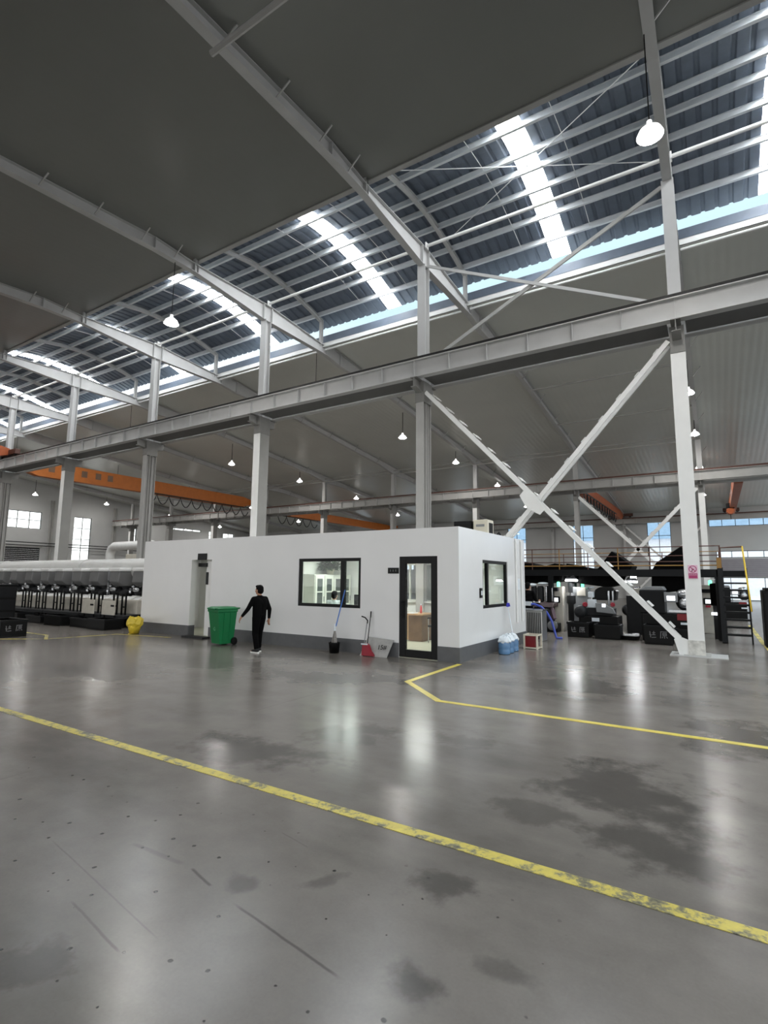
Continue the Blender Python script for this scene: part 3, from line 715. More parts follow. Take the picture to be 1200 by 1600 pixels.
# plaques
tag(MB().box(-12.88,-12.5,OY0-.03,OY0-.001,2.21,2.4).build('door_plaque', M['frame'], loc=(-12.7,OY0,2.3), bevel=.004), 'small black plaque above the left office doorway', 'plaque')
t = thing('door_plaque', 'small black name plaque left of the glass office door', 'plaque', (-6.18,OY0,1.9))
MB().box(-6.32,-6.04,OY0-.02,OY0-.001,1.83,1.96).build('plate', M['frame'], t, bevel=.003)
lm = MB()
for i in range(3):
    cx = -6.25+i*.07; lm.box(cx-.015,cx+.015,OY0-.0225,OY0-.0195,1.905,1.911).box(cx-.003,cx+.003,OY0-.0225,OY0-.0195,1.875,1.92).box(cx-.015,cx+.015,OY0-.0225,OY0-.0195,1.878,1.883)
lm.build('lettering', M['midgrey'], t)
t = thing('wall_switch', 'black wall switch beside the office side window', 'switch', (OX1,11.44,1.4))
MB().box(OX1,OX1+.03,11.38,11.5,1.3,1.52).build('plate', M['frame'], t, bevel=.004)
MB().box(OX1+.03,OX1+.04,11.41,11.47,1.36,1.46).build('button', M['film'], t)

# office furniture
cb = thing('filing_cabinet', 'pale glass-door filing cabinet seen through the office window', 'cabinet', (-10.55,13.4,.012))
MB().box(-10.76,-10.32,12.5,14.36,.012,1.83).build('body', M['cabinet'], cb, bevel=.006)
for i in range(4):
    y0 = 12.52+i*.46
    d_ = MB()
    d_.box(-10.32,-10.295,y0,y0+.44,.06,.8); d_.box(-10.32,-10.295,y0,y0+.09,.82,1.8); d_.box(-10.32,-10.295,y0+.35,y0+.44,.82,1.8); d_.box(-10.32,-10.295,y0+.09,y0+.35,.82,.92); d_.box(-10.32,-10.295,y0+.09,y0+.35,1.7,1.8); d_.box(-10.32,-10.295,y0+.09,y0+.35,1.28,1.32)
    dd = d_.build('door', M['cabinet'], cb)
    MB().box(-10.312,-10.304,y0+.09,y0+.35,.92,1.7).build('pane', mat('dark cabinet glass %d' % i, rgb(78,84,82), .15), dd)
    MB().box(-10.295,-10.27,y0+.39,y0+.41,1.0,1.16).build('handle', M['chrome'], dd)
pt = thing('potted_plant', 'leafy green plant on top of the filing cabinet', 'plant', (-10.5,13.5,1.83))
MB().lathe([(.1,1.83),(.14,2.0),(.12,2.0)],(-10.5,13.5,0),16).build('pot', M['ivory'], pt, smooth=True)
lf = MB()
for i in range(420):
    a, el, r = random.uniform(0,2*PI), random.uniform(-.2,1.4), random.uniform(.1,.42)
    c = Vector((-10.5+r*math.cos(a)*math.cos(el)*.8, 13.5+r*math.sin(a)*math.cos(el)*1.1, 2.02+r*math.sin(el)*.75))
    d = Vector((math.cos(a),math.sin(a),random.uniform(-.5,.4))).normalized(); s_ = d.cross(Vector((0,0,1))).normalized()*.05; n_ = d.cross(s_).normalized()*.006
    lf.add([c, c+d*.07+s_+n_, c+d*.15, c+d*.07-s_+n_, c+d*.07-n_], [[0,1,4],[1,2,4],[2,3,4],[3,0,4],[0,3,2,1]])
lf.build('foliage', M['leaf'], pt)
dk_ = thing('office_desk', 'light wooden office desk seen through the glass door', 'desk', (-7.6,13.4,.012))
MB().box(-8.6,-6.85,12.95,13.75,.72,.76).build('desk_top', M['wood'], dk_, bevel=.004)
MB().box(-8.55,-7.32,12.98,13.02,.05,.72).build('front_panel', M['wood'], dk_)
MB().box(-7.32,-6.9,12.98,13.7,.02,.72).build('drawer_pedestal', M['wooddk'], dk_, bevel=.004)
MB().box(-8.58,-8.53,12.98,13.7,.012,.72).build('side_panel', M['wood'], dk_)
t = thing('computer_monitor', 'dark computer monitor on the wooden office desk', 'monitor', (-7.85,13.4,.76))
MB().box(-8.1,-7.6,13.38,13.42,.9,1.22).build('display', M['blackmet'], t, bevel=.006); MB().box(-7.88,-7.82,13.4,13.44,.76,1.0).build('stand', M['blackmet'], t); MB().box(-7.97,-7.73,13.32,13.5,.762,.775).build('base', M['blackmet'], t)
t = thing('drink_bottle', 'small red drink bottle on the wooden office desk', 'bottle', (-7.1,13.3,.76))
MB().lathe([(.03,.76),(.033,.86),(.033,.92),(.014,.97),(.014,1.0)],(-7.1,13.3,0),12).build('bottle', mat('red drink bottle', rgb(196,80,84), .3), t, smooth=True); MB().lathe([(.016,.99),(.016,1.02)],(-7.1,13.3,0),10).build('cap', M['film'], t)
t = thing('paper_stack', 'white papers lying on the wooden office desk', 'papers', (-7.3,13.15,.76)); MB().box(-7.45,-7.2,13.02,13.3,.76,.785).build('sheets', M['film'], t)
ch = thing('office_chair', 'dark office armchair with thin metal legs behind the glass door', 'chair', (-6.45,13.1,.012))
MB().box(-6.68,-6.22,12.88,13.34,.43,.49).build('seat', M['dark'], ch, bevel=.02)
MB().obox((-6.22,13.11,.52),(-6.12,13.11,.92),.44,.04).build('backrest', M['dark'], ch, bevel=.01)
for sx_, sy_ in ((-6.66,12.9),(-6.66,13.32),(-6.22,12.9),(-6.22,13.32)):
    MB().tube([(sx_,sy_,.012),(sx_,sy_,.66 if sx_ < -6.4 else .7)], .013, 7).build('leg', M['chrome'], ch)
for sy_ in (12.9,13.32): MB().obox((-6.68,sy_,.67),(-6.2,sy_,.7),.05,.03).build('armrest', M['dark'], ch)
t = thing('computer_monitor', 'dark monitor silhouette standing at the right end of office window', 'monitor', (-7.75,11.3,.76))
MB().box(-7.98,-7.6,11.28,11.31,.98,1.3).build('display', M['blackmet'], t); MB().box(-7.83,-7.77,11.29,11.33,.76,1.0).build('stand', M['blackmet'], t)
t = thing('office_table', 'pale table standing just inside the office window', 'table', (-8.4,11.3,.012))
MB().box(-9.4,-7.3,10.95,11.65,.72,.76).build('table_top', M['cabinet'], t)
for x_, y_ in ((-9.35,11.),(-9.35,11.6),(-7.35,11.),(-7.35,11.6)): MB().box(x_-.025,x_+.025,y_-.025,y_+.025,.012,.72).build('leg', M['cabinet'], t)

# roof top units
ac = thing('air_conditioner', 'beige air conditioner unit on the office roof corner', 'air conditioner', (-4.9,12.5,2.7))
MB().box(-5.1,-4.72,12.32,12.75,2.7,3.2).build('casing', M['ivory'], ac, bevel=.02)
MB().box(-5.02,-4.8,12.312,12.32,3.02,3.08).build('badge', M['midgrey'], ac)
gv = MB()
for i in range(6): gv.box(-4.72,-4.708,12.42+i*.045,12.44+i*.045,2.85,3.12)
gv.build('vent', M['dark'], ac)
bb = thing('roof_box', 'black box beside the beige unit on the office roof', 'box', (-5.4,12.6,2.7))
MB().box(-5.62,-5.14,12.3,12.8,2.7,3.18).build('casing', M['black'], bb, bevel=.015)
MB().box(-5.6,-5.16,12.29,12.3,3.1,3.16).build('lip', M['blackmet'], bb)
tag(MB().tube([(-4.75,12.9,2.72),(-4.72,13.0,2.86),(-4.72,13.12,2.93),(-4.72,13.24,2.86),(-4.72,13.3,2.78),(-4.74,13.6,2.76),(-4.74,13.8,2.72)],.025,8).build('cable', M['black'], loc=(-4.73,13.2,2.72), smooth=True), 'looped black cable lying on the office roof edge', 'cable')
for j, y in enumerate((13.95, 14.4)):
    tag(MB().tube([(OX1+.03,y,.6),(OX1+.03,y,2.75),(OX1+.0,y,2.82)],.028,8).build('downpipe', M['white'], loc=(OX1,y,.6), smooth=True), '%s of two white vertical pipes on the office side wall' % ('nearer','farther')[j], 'pipe')

# ------------------------------------------------------------------ things along the office
bn = thing('wheelie_bin', 'green plastic wheelie bin standing by the left office doorway', 'bin', (0,0,0))
b_ = MB()
def ringrect(w, d, z, yo=0): return [(-w,-d+yo,z),(w,-d+yo,z),(w,d+yo,z),(-w,d+yo,z)]
vs = ringrect(.22,.24,.04,.03)+ringrect(.27,.33,.86)+ringrect(.29,.35,.86)+ringrect(.29,.35,.93)
b_.add(vs, [[0,1,2,3]]+[[r*4+i, r*4+(i+1)%4, (r+1)*4+(i+1)%4, (r+1)*4+i] for r in range(3) for i in range(4)]+[[15,14,13,12]])
b_.build('body', M['green'], bn, bevel=.02)
rb = MB()
for sx_ in (-1,1):
    for yy in (-.1,.12): rb.add([(sx_*.232,yy-.02,.12),(sx_*.232,yy+.02,.12),(sx_*.285,yy+.02,.84),(sx_*.285,yy-.02,.84),(sx_*.222,yy-.02,.12),(sx_*.222,yy+.02,.12),(sx_*.265,yy+.02,.84),(sx_*.265,yy-.02,.84)],[[0,1,2,3],[7,6,5,4],[0,4,5,1],[1,5,6,2],[2,6,7,3],[3,7,4,0]])
rb.build('rib', M['green'], bn)
ld = MB(); ld.add(ringrect(.3,.37,.93)+ringrect(.31,.38,.955)+ringrect(.22,.28,.995), [[3,2,1,0]]+[[r*4+i, r*4+(i+1)%4, (r+1)*4+(i+1)%4, (r+1)*4+i] for r in range(2) for i in range(4)]+[[8,9,10,11]])
l_ = ld.build('lid', M['green'], bn, bevel=.012)
MB().box(-.2,.2,-.41,-.37,.93,.955).build('grip', M['green'], l_)
MB().tube([(-.24,.38,.94),(-.24,.44,.95),(.24,.44,.95),(.24,.38,.94)],.018,8).build('handle', M['green'], bn)
for s in (-1,1): MB().lathe([(.03,-.03),(.1,-.025),(.1,.025),(.03,.03)],(s*.26,.27,.1),18,ax=0).build('wheel', M['black'], bn)
em = MB()
for i in range(3):
    a = 2*PI*i/3; c_ = Vector((.0+.035*math.cos(a+PI/2),0,.42+.035*math.sin(a+PI/2)))
    t_ = Vector((math.cos(a),0,math.sin(a))); u_ = Vector((-math.sin(a),0,math.cos(a)))
    pts_ = [c_-t_*.03-u_*.008, c_+t_*.015-u_*.008, c_+t_*.015-u_*.02, c_+t_*.04, c_+t_*.015+u_*.02, c_+t_*.015+u_*.008, c_-t_*.03+u_*.008]
    yy = lambda z: -.21-(z-.04)*.1445
    n_ = len(pts_); vs = [(p.x, yy(p.z)-.006, p.z) for p in pts_]+[(p.x, yy(p.z)+.002, p.z) for p in pts_]
    em.add(vs, [list(range(n_)), list(range(2*n_-1,n_-1,-1))]+[[i_,(i_+1)%n_,(i_+1)%n_+n_,i_+n_] for i_ in range(n_)])
em.build('recycling_emblem', M['green2'], bn)
bn.scale = (.94,.8,.97); bn.location = (-10.86,9.5,0); bn.rotation_euler = (0,0,math.radians(-12))

# yellow bag bin
yb = thing('waste_bin', 'small bin lined with a crumpled yellow bag at the left office corner', 'bin', (-15.0,9.75,0))
MB().lathe([(.13,0),(.18,.2),(.19,.32)],(-15.0,9.75,0),18).build('bin_body', M['yplastic'], yb, smooth=True)
yl = MB(); pr = []; seg = 22
vs = []; 
for i, (r, z) in enumerate(((.185,.22),(.235,.3),(.225,.42),(.17,.5),(.1,.47),(.02,.4))):
    for k in range(seg):
        rr = r*(1+random.uniform(-.1,.1)); vs.append((-15+rr*math.cos(2*PI*k/seg), 9.75+rr*math.sin(2*PI*k/seg), z+random.uniform(-.03,.03)))
yl.add(vs, [[i*seg+k, i*seg+(k+1)%seg, (i+1)*seg+(k+1)%seg, (i+1)*seg+k] for i in range(5) for k in range(seg)])
o = yl.build('liner_bag', M['yplastic'], yb); o.modifiers.new('s','SOLIDIFY').thickness = .006
fl_ = MB().add([(-15.16,9.66,.004),(-14.94,9.56,.004),(-14.88,9.64,.05),(-15.1,9.72,.09),(-15.12,9.62,.0)],[[0,1,2,3],[0,4,1]]); o = fl_.build('bag_corner', M['yplastic'], yb); o.modifiers.new('s','SOLIDIFY').thickness = .006

# mop in the black bucket
mp_ = thing('mop', 'blue-handled grey mop standing in a small black tub below office window', 'mop', (-7.6,10.02,0))
MB().tube([(-7.595,10.02,.6),(-7.49,10.21,1.44)],.014,8).build('handle', M['blue'], mp_)
MB().lathe([(.03,.0),(.022,.1),(.016,.16)],(-7.61,10.0,.5),12).build('socket', M['film'], mp_)
mh = MB()
for i in range(26):
    a = random.uniform(0,2*PI); r = random.uniform(.02,.085)
    mh.tube([(-7.605,10.0,.56),(-7.605+r*.5*math.cos(a),10.0+r*.4*math.sin(a),.4),(-7.605+r*math.cos(a),9.99+r*.7*math.sin(a),.2)],.011,5)
mh.build('mop_head', M['mopgrey'], mp_)
tb = thing('mop_tub', 'small black tub holding the mop head at the grey plinth', 'tub', (-7.6,9.98,0))
MB().lathe([(.11,0),(.13,.24),(.118,.24),(.1,.02)],(-7.6,9.98,0),20).build('tub', M['black'], tb, smooth=True)
MB().lathe([(.135,.225),(.135,.245),(.12,.245)],(-7.6,9.98,0),20,close=False).build('rim', M['black'], tb)
# long red dust pan + broom + sheet pan with 15#
dp = thing('dustpan', 'red long-handled dustpan leaning before the grey metal sheet', 'dustpan', (-6.7,9.98,0))
MB().prism([(-6.82,.01),(-6.5,.01),(-6.53,.05),(-6.6,.1),(-6.66,.24),(-6.7,.27),(-6.8,.27)], 1, 9.95, 10.06).build('pan', M['red'], dp, bevel=.006)
MB().box(-6.82,-6.66,9.93,9.96,.25,.275).build('lip', M['film'], dp)
MB().tube([(-6.79,10.02,.27),(-6.81,10.16,.76)],.011,8).build('handle', M['midgrey'], dp)
MB().tube([(-6.8,10.15,.7),(-6.8,10.16,.76),(-6.84,10.12,.83),(-6.9,10.06,.86)],.014,8).build('grip', M['black'], dp)
br = thing('broom', 'thin dark-handled broom leaning on the wall behind the red dustpan', 'broom', (-6.75,10.05,0))
MB().tube([(-6.765,10.1,.2),(-6.75,10.22,.96)],.01,8).build('handle', M['dark'], br)
MB().tube([(-6.7505,10.205,.83),(-6.75,10.222,.97)],.014,8).build('grip', M['black'], br)
MB().prism([(-6.86,.02),(-6.66,.02),(-6.7,.16),(-6.74,.22),(-6.79,.22),(-6.83,.16)],1,10.07,10.11).build('brush_head', M['bristle'], br)
st = thing('sheet_pan', 'grey metal sheet pan marked 15# leaning on the plinth', 'dustpan', (-6.4,10.15,0))
MB().add([(-6.9,10.0,0),(-6.2,10.02,0),(-6.14,10.22,.36),(-6.82,10.22,.4),(-6.9,10.015,0),(-6.2,10.035,0),(-6.14,10.235,.36),(-6.82,10.235,.4)],[[0,1,2,3],[7,6,5,4],[0,4,5,1],[1,5,6,2],[2,6,7,3],[3,7,4,0]]).build('sheet', M['sheet'], st)
def text_mesh(s, size, name, m, parent, mtx):
    cu = bpy.data.curves.new(name, 'FONT'); cu.body = s; cu.size = size; cu.extrude = .0015; cu.align_x = 'CENTER'
    ob = bpy.data.objects.new(name, cu); C.objects.link(ob)
    bpy.context.view_layer.update()
    me = bpy.data.meshes.new_from_object(ob.evaluated_get(bpy.context.evaluated_depsgraph_get()))
    bpy.data.objects.remove(ob); bpy.data.curves.remove(cu)
    me.transform(mtx); me.transform(Matrix.Translation(-wloc(parent))); me.materials.clear(); me.materials.append(m)
    o = bpy.data.objects.new(name, me); C.objects.link(o); o.parent = parent; o.name = name; return o
ang = math.atan2(.38,.2)
text_mesh('15#', .15, 'lettering', M['ink'], st, Matrix.Translation((-6.37,10.085,.16)) @ Matrix.Rotation(ang,4,'X') @ Matrix.Rotation(math.radians(4),4,'Z'))

# water bottles
for j, (x, y, lab) in enumerate(((-4.28,12.12,'blue water jug nearest the grey office corner'),(-4.3,12.45,'blue water jug in the middle of the three by the side wall'),(-4.3,12.8,'blue water jug farthest along the side wall beside red box'))):
    t = thing('water_jug', lab, 'water jug', (x,y,0), 'water jugs by the office side wall')
    MB().lathe([(.12,.0),(.135,.02),(.135,.1),(.125,.12),(.135,.14),(.135,.24),(.125,.26),(.13,.28),(.1,.33),(.04,.36),(.035,.39)],(x,y,0),20).build('bottle', M['water'], t, smooth=True)
    vs = []; seg = 16
    for r, z in ((.135,.27),(.15,.3),(.11,.38),(.03,.44)):
        for k in range(seg): rr = r*(1+random.uniform(-.15,.15)); vs.append((x+rr*math.cos(2*PI*k/seg), y+rr*math.sin(2*PI*k/seg), z+random.uniform(-.02,.02)))
    MB().add(vs, [[i*seg+k, i*seg+(k+1)%seg, (i+1)*seg+(k+1)%seg, (i+1)*seg+k] for i in range(3) for k in range(seg)]).build('film_cover', M['film'], t).modifiers.new('s','SOLIDIFY').thickness = .003
# red box in white frame
t = thing('crate_frame', 'white framed stand with dark red panel beside the water jugs', 'box', (-4.0,13.55,0))
fr = MB(); x0, x1, y0, y1 = -4.2,-3.88,13.38,13.75
for a, b in ((x0,y0),(x1,y0),(x0,y1),(x1,y1)): fr.box(a-.02,a+.02,b-.02,b+.02,0,.36)
for z in (.03,.34): fr.box(x0,x1,y0-.018,y0+.018,z-.015,z+.015).box(x0,x1,y1-.018,y1+.018,z-.015,z+.015).box(x0-.018,x0+.018,y0,y1,z-.015,z+.015).box(x1-.018,x1+.018,y0,y1,z-.015,z+.015)
fr.build('frame', M['ivory'], t); MB().box(x0+.01,x1-.06,y0+.012,y1-.05,.05,.32).build('panel', M['redbox'], t)
# stainless bin
t = thing('metal_bin', 'ribbed stainless box bin past the end of the office side wall', 'bin', (-4.55,15.3,0))
MB().box(-4.95,-4.25,15.2,15.7,0,.86).build('body', M['stainless'], t, bevel=.02)
rb = MB()
for i in range(8): rb.box(-4.66+i*.05,-4.64+i*.05,15.185,15.2,.06,.8)
rb.build('rib', M['dark'], t); MB().box(-4.98,-4.22,15.17,15.73,.86,.885).build('lid', M['chrome'], t)
t = thing('hose', 'curving blue hose falling in front of machines beside stainless bin', 'hose', (-4.3,16.2,0))
MB().tube([(-4.95,16.25,.98),(-4.75,16.2,.99),(-4.55,16.2,.92),(-4.38,16.2,.76),(-4.25,16.2,.52),(-4.18,16.2,.26),(-4.12,16.2,.03),(-3.95,16.2,.03)],.035,8).build('pipe', M['bluehose'], t, smooth=True)
MB().box(-5.05,-4.85,16.18,16.32,.94,1.06).build('coupling', M['film'], t)
# mop leaning on side wall
t = thing('mop', 'upturned mop with blue violet head against the office side wall', 'mop', (-4.4,12.9,0))
MB().tube([(-4.2,12.72,.02),(-4.5,13.04,1.05)],.012,8).build('handle', M['film'], t)
mh = MB()
for i in range(24):
    a = random.uniform(0,2*PI); r = random.uniform(.02,.08)
    mh.tube([(-4.49,13.04,1.04),(-4.49+r*.4*math.cos(a),13.04+r*math.sin(a),1.1+random.uniform(-.02,.05)),(-4.49+r*.5*math.cos(a),13.04+r*1.3*math.sin(a),1.05)],.012,5)
mh.build('mop_head', M['purple'], t)
tag(MB().box(OX1,OX1+.015,14.08,14.3,1.45,1.75).build('paper_notice', M['film'], loc=(OX1,14.2,1.6)), 'small white paper sheet stuck between the two side wall pipes', 'paper')

# ------------------------------------------------------------------ yellow floor lines
def strip(name, pts, w, label):
    mb = MB()
    P = [Vector(p) for p in pts]; Lf, Rt = [], []
    for i, p in enumerate(P):
        d0 = (P[i]-P[i-1]).normalized() if i else None; d1 = (P[i+1]-P[i]).normalized() if i < len(P)-1 else None
        d = ((d0 or d1)+(d1 or d0)).normalized(); n = Vector((-d.y, d.x, 0)); k = 1/max(.4, n.dot(Vector((-(d1 or d0).y,(d1 or d0).x,0))))
        Lf.append(p+n*w/2*k); Rt.append(p-n*w/2*k)
    n = len(P); vs = [(*v[:2],.004) for v in Lf+Rt]+[(*v[:2],.0005) for v in Lf+Rt]
    fs = [[i,i+1,n+i+1,n+i] for i in range(n-1)]+[[2*n+i,3*n+i,3*n+i+1,2*n+i+1] for i in range(n-1)]+[[i,2*n+i,2*n+i+1,i+1] for i in range(n-1)]+[[n+i,n+i+1,3*n+i+1,3*n+i] for i in range(n-1)]
    return tag(mb.add(vs, fs).build(name, M['yellow'], loc=(*P[0][:2],0)), label, 'floor line')
strip('floor_line', [(-40,3.34,0),(-6,3.345,0),(6.4,3.345,0)], .105, 'worn yellow line crossing the whole floor in the foreground')
o_yl = strip('floor_line', [(-4.53,10.15,0),(-4.5,7.95,0),(-3.44,6.96,0),(6.4,7.0,0)], .1, 'yellow line running from the office corner out to the right'); o_yl.data.materials[0] = M['yellow2']
strip('floor_line', [(-15.5,7.5,0),(-16.6,8.05,0),(-30,8.1,0)], .09, 'faded yellow line on the floor behind the left black crate')
strip('floor_line', [(-13.3,9.78,0),(-15.3,9.4,0),(-15.6,7.6,0),(-16.7,6.75,0),(-26,6.75,0)], .07, 'faint pale line past the left office corner to the crate')
strip('floor_line', [(1.05,16.4,0),(1.0,18.6,0),(1.0,26,0)], .12, 'yellow line by the black cabinet at right picture edge')

# ------------------------------------------------------------------ high bay lamps
def lamp0(x, y, z, label):
    t = thing('high_bay_lamp', label, 'lamp', (x,y,z), 'high bay lamps')
    MB().lathe([(.045,.2),(.05,.12),(.1,.08),(.19,-.0),(.235,-.1),(.225,-.1),(.18,-.005),(.09,.07)],(x,y,z+.1),20).build('shade', M['lampsh'], t, smooth=True)
    MB().lathe([(.2,-.085),(.17,-.12),(.08,-.15),(.005,-.155)],(x,y,z+.1),18,close=False).build('bulb_glass', M['lampem'], t, smooth=True)
    return t
for k in (0,2,4,6,8):
    for j, y in enumerate((2.1,10.1,18.1,26.1,33.6,42.,50.)):
        x = BX(k) - (.2 if k else .08)
        if k == 2 and j == 1: x = -14.65
        ztop = (12.1 if 9 < y < 19 else (zc_near(y)-.4 if y < 9 else zc_far(y)-.5))
        z = 9.95 if y < 20 else (9.95 if y < 30 else (9.9 if y < 40 else 9.35 if y > 45 else 9.65))
        z = min(z, ztop-.35)
        if k > 2 and y < 9: continue
        row = ('rightmost','second from right','middle','second from left','leftmost')[k//2]
        t = lamp0(x, y, z, 'hanging white high bay lamp, %s lamp row, %s from the camera' % (row, ORD[j] if k < 4 else ORD[j-1]))
        MB().tube([(x,y,z+.28),(x,y,ztop)],.012 if y < 20 else .02,6).build('cord', M['black'], t)

# ------------------------------------------------------------------ bridge cranes
def crane(x, y0, y1, zr, h, label, m, plates=(), festoon=None, tw=1.1):
    t = thing('bridge_crane', label, 'crane', (x, (y0+y1)/2, zr))
    zb = zr+.02; 
    prof = [(y0,zb+.1),(y0+1.6,zb-.35),(y1-1.6,zb-.35),(y1,zb+.1),(y1,zb+h*.45),(y1-1.2,zb+h-.35),(y0+1.2,zb+h-.35),(y0,zb+h*.45)]
    MB().prism(prof, 0, x-.24, x+.24).build('girder', m, t, bevel=.01)
    for yy in (y0-.05, y1+.05):
        MB().box(x-tw, x+tw, yy-.14, yy+.14, zr+.1, zr+.4).build('end_truck', M['rust'] if m is M['orange2'] else m, t, bevel=.02)
        wm = MB()
        for dx in (-tw*.75,tw*.75): wm.lathe([(.05,-.08),(.13,-.07),(.13,.07),(.05,.08)],(x+dx,yy,zr+.13),14,ax=1)
        wm.build('wheel', M['dark'], t)
    for yy in plates:
        MB().box(x+.24,x+.252,yy-.2,yy+.2,zr+.05,zr+.5).build('letter_plate', M['wooddk'], t)
    if festoon:
        a, b, s = festoon; n = int(abs(b-a)/1.1); pts = []
        for i in range(n):
            for q in range(8):
                u = q/8; pts.append((x+s*.42, a+(b-a)*(i+u)/n, zb-.38-.75*math.sin(PI*u)**.8))
        MB().tube(pts, .035, 6).build('festoon_cable', M['dark'], t)
        MB().box(x+s*.42-.04, x+s*.42+.04, min(a,b), max(a,b), zb-.36, zb-.28).build('cable_track', M['dark'], t)
    return t
crane(-38, 15.25, 36.1, 8.65, 1.05, 'orange overhead crane spanning behind the columns at left', M['orange'], (17.7,19.9,20.9,21.8), (24.5,35.5,1))
crane(-35.6, 37.4, 58.1, 8.15, .8, 'orange overhead crane beyond the middle beam above the office', M['orange'], (), (37.8,44,-1))
crane(-7.9, 37.4, 58.1, 8.15, .85, 'orange overhead crane with hanging dark cables behind cross brace', M['orange2'], (), (38,52,1))
crane(1.5, 37.4, 58.1, 8.15, .8, 'orange overhead crane seen end on at far right', M['orange2'], (), None, .65)
crane(-35.2, -8.0, 14.0, 8.67, 1.05, 'orange overhead crane end at the left picture edge', M['orange2'])
t = thing('chain_hoist', 'brown hoist trolley hanging from the far right crane', 'hoist', (1.3,52,7.6))
MB().box(1.0,1.6,51.6,52.6,7.75,8.2).build('trolley', M['dark'], t, bevel=.03); MB().lathe([(.25,-.5),(.3,-.4),(.3,.4),(.25,.5)],(1.3,52.1,7.6),16,ax=1).build('drum', M['orange2'], t, smooth=True)
MB().tube([(1.3,52.1,7.4),(1.3,52.1,6.9)],.03,6).build('hook', M['dark'], t)
# ------------------------------------------------------------------ left: duct and grinder row
HX = [-17.45,-18.87,-20.24,-21.46,-22.82,-23.96,-25.33,-26.73,-28.02,-29.2,-30.5]
du = thing('extraction_duct', 'long fat white extraction duct above the row of left machines', 'duct', (-30,12.2,1.96))
MB().tube([(-60,12.2,1.98),(-16.2,12.2,1.98)], .43, 28).build('main_pipe', M['duct'], du, smooth=True)
fl = MB()
for xx in (-22.2,-29.5,-37): fl.tube([(xx-.03,12.2,1.98),(xx+.03,12.2,1.98)], .455, 28)
fl.build('flange', M['duct'], du)
for xx in HX:
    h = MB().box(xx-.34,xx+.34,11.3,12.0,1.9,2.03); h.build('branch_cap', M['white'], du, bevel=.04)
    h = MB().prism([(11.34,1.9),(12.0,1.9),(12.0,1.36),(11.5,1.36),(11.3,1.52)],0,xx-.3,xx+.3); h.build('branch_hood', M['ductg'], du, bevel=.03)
for j, xx in enumerate((-19.55,-22.1,-24.6,-28.7,-34.)):
    tag(MB().box(xx-.04,xx+.04,11.5,11.58,0,1.9).obox((xx,11.54,1.7),(xx+.9,11.6,1.0),.05,.05).box(xx-.04,xx+.04,11.5,12.1,1.5,1.56).build('duct_stand', M['midgrey'], loc=(xx,11.54,0)), 'grey post with diagonal stay carrying the white duct, %s from the office' % ORD[j], 'stand', 'duct stands')
t = thing('bent_duct', 'white bent duct pipe looping up behind the long duct', 'duct', (-33,20,0))
MB().tube([(-34.0,20,0),(-34.0,20,3.2),(-33.85,20,3.55),(-33.5,20,3.7),(-29.5,20,3.7)], .28, 16).build('pipe', M['duct'], t, smooth=True)
MB().box(-33.2,-30.8,20.6,22,0,3.2).build('dust_collector', M['cream'], t, bevel=.03)
def grinder(x):
    t = thing('grinding_machine', '', 'machine', (x,11.4,0), 'grinding machines under the white duct')
    MB().box(x-.58,x+.58,11.0,12.0,.42,.92).build('bed', M['cream'], t, bevel=.03)
    MB().box(x-.5,x+.5,11.1,11.9,.0,.42).build('pedestal', M['black'], t)
    mb = MB()
    for dx, dz in ((-.4,0),(-.05,.03),(.3,-.01)): mb.prism([(11.02,.9),(11.3,1.02+dz),(11.55,1.0+dz),(11.6,.9)],0,x+dx-.14,x+dx+.13)
    mb.build('chute_cover', M['white'], t, bevel=.02)
    mb = MB().ball((x-.1,11.55,1.17),.24,.2,.17).ball((x+.28,11.6,1.12),.2,.2,.14); mb.build('wheel_guard', M['dark'], t, smooth=True)
    mb = MB().lathe([(.03,-.16),(.07,-.12),(.07,.1),(.03,.14)],(x+.02,11.3,1.25),12,ax=0).ball((x-.22,11.34,1.36),.07,.06,.05).lathe([(.02,-.1),(.05,-.08),(.05,.08)],(x-.32,11.3,1.22),10,ax=2)
    mb.build('spindle', M['chrome'], t, smooth=True)
    mb = MB().box(x-.55,x+.55,11.85,12.0,.95,1.42); mb.build('back_panel', M['dark'], t)
    mb = MB()
    for dx in (-.38,-.16,.12,.34): mb.box(x+dx-.022,x+dx+.022,10.72,10.765,.36,1.1 if dx < .2 else 1.16)
    mb.box(x-.38,x-.16,10.73,10.755,.68,.72); mb.box(x+.12,x+.34,10.73,10.755,.66,.7); mb.box(x-.38,x+.34,10.7,10.78,.33,.37)
    mb.build('tool_stand', M['black'], t)
    MB().prism([(10.5,.3),(11.0,.36),(11.0,.44),(10.5,.4)],0,x-.66,x+.66).build('drip_tray', M['dark'], t)
    mb = MB()
    for dx in (-.55,.55):
        for yy in (10.55,10.95): mb.box(x+dx-.03,x+dx+.03,yy-.03,yy+.03,0,.33)
    mb.build('tray_leg', M['black'], t)
    return t
g0 = grinder(HX[0]); g0['label'] = 'cream grinding machine closest to the office cabin under white duct'
for j, xx in enumerate(HX[1:]):
    dup(g0, (xx,11.4,0), 'cream grinding machine under the white duct, %s from the office cabin' % ORD[j+1])
for j, (a, b, lab) in enumerate(((-19.2,-18.45,'pale square panel on machine front, farther from the office corner'),(-17.95,-17.2,'pale square panel on machine front, nearer to the office corner'))):
    t = thing('guard_panel', lab, 'panel', ((a+b)/2,10.42,.4)); MB().box(a,b,10.4,10.44,.42,.9).build('sheet', M['cream'], t, bevel=.006)
    MB().box(a+.05,a+.09,10.44,10.48,0,.5).box(b-.09,b-.05,10.44,10.48,0,.5).build('leg', M['black'], t)
    MB().box(b-.2,b-.02,10.385,10.4,.7,.76).build('clip', M['black'], t)

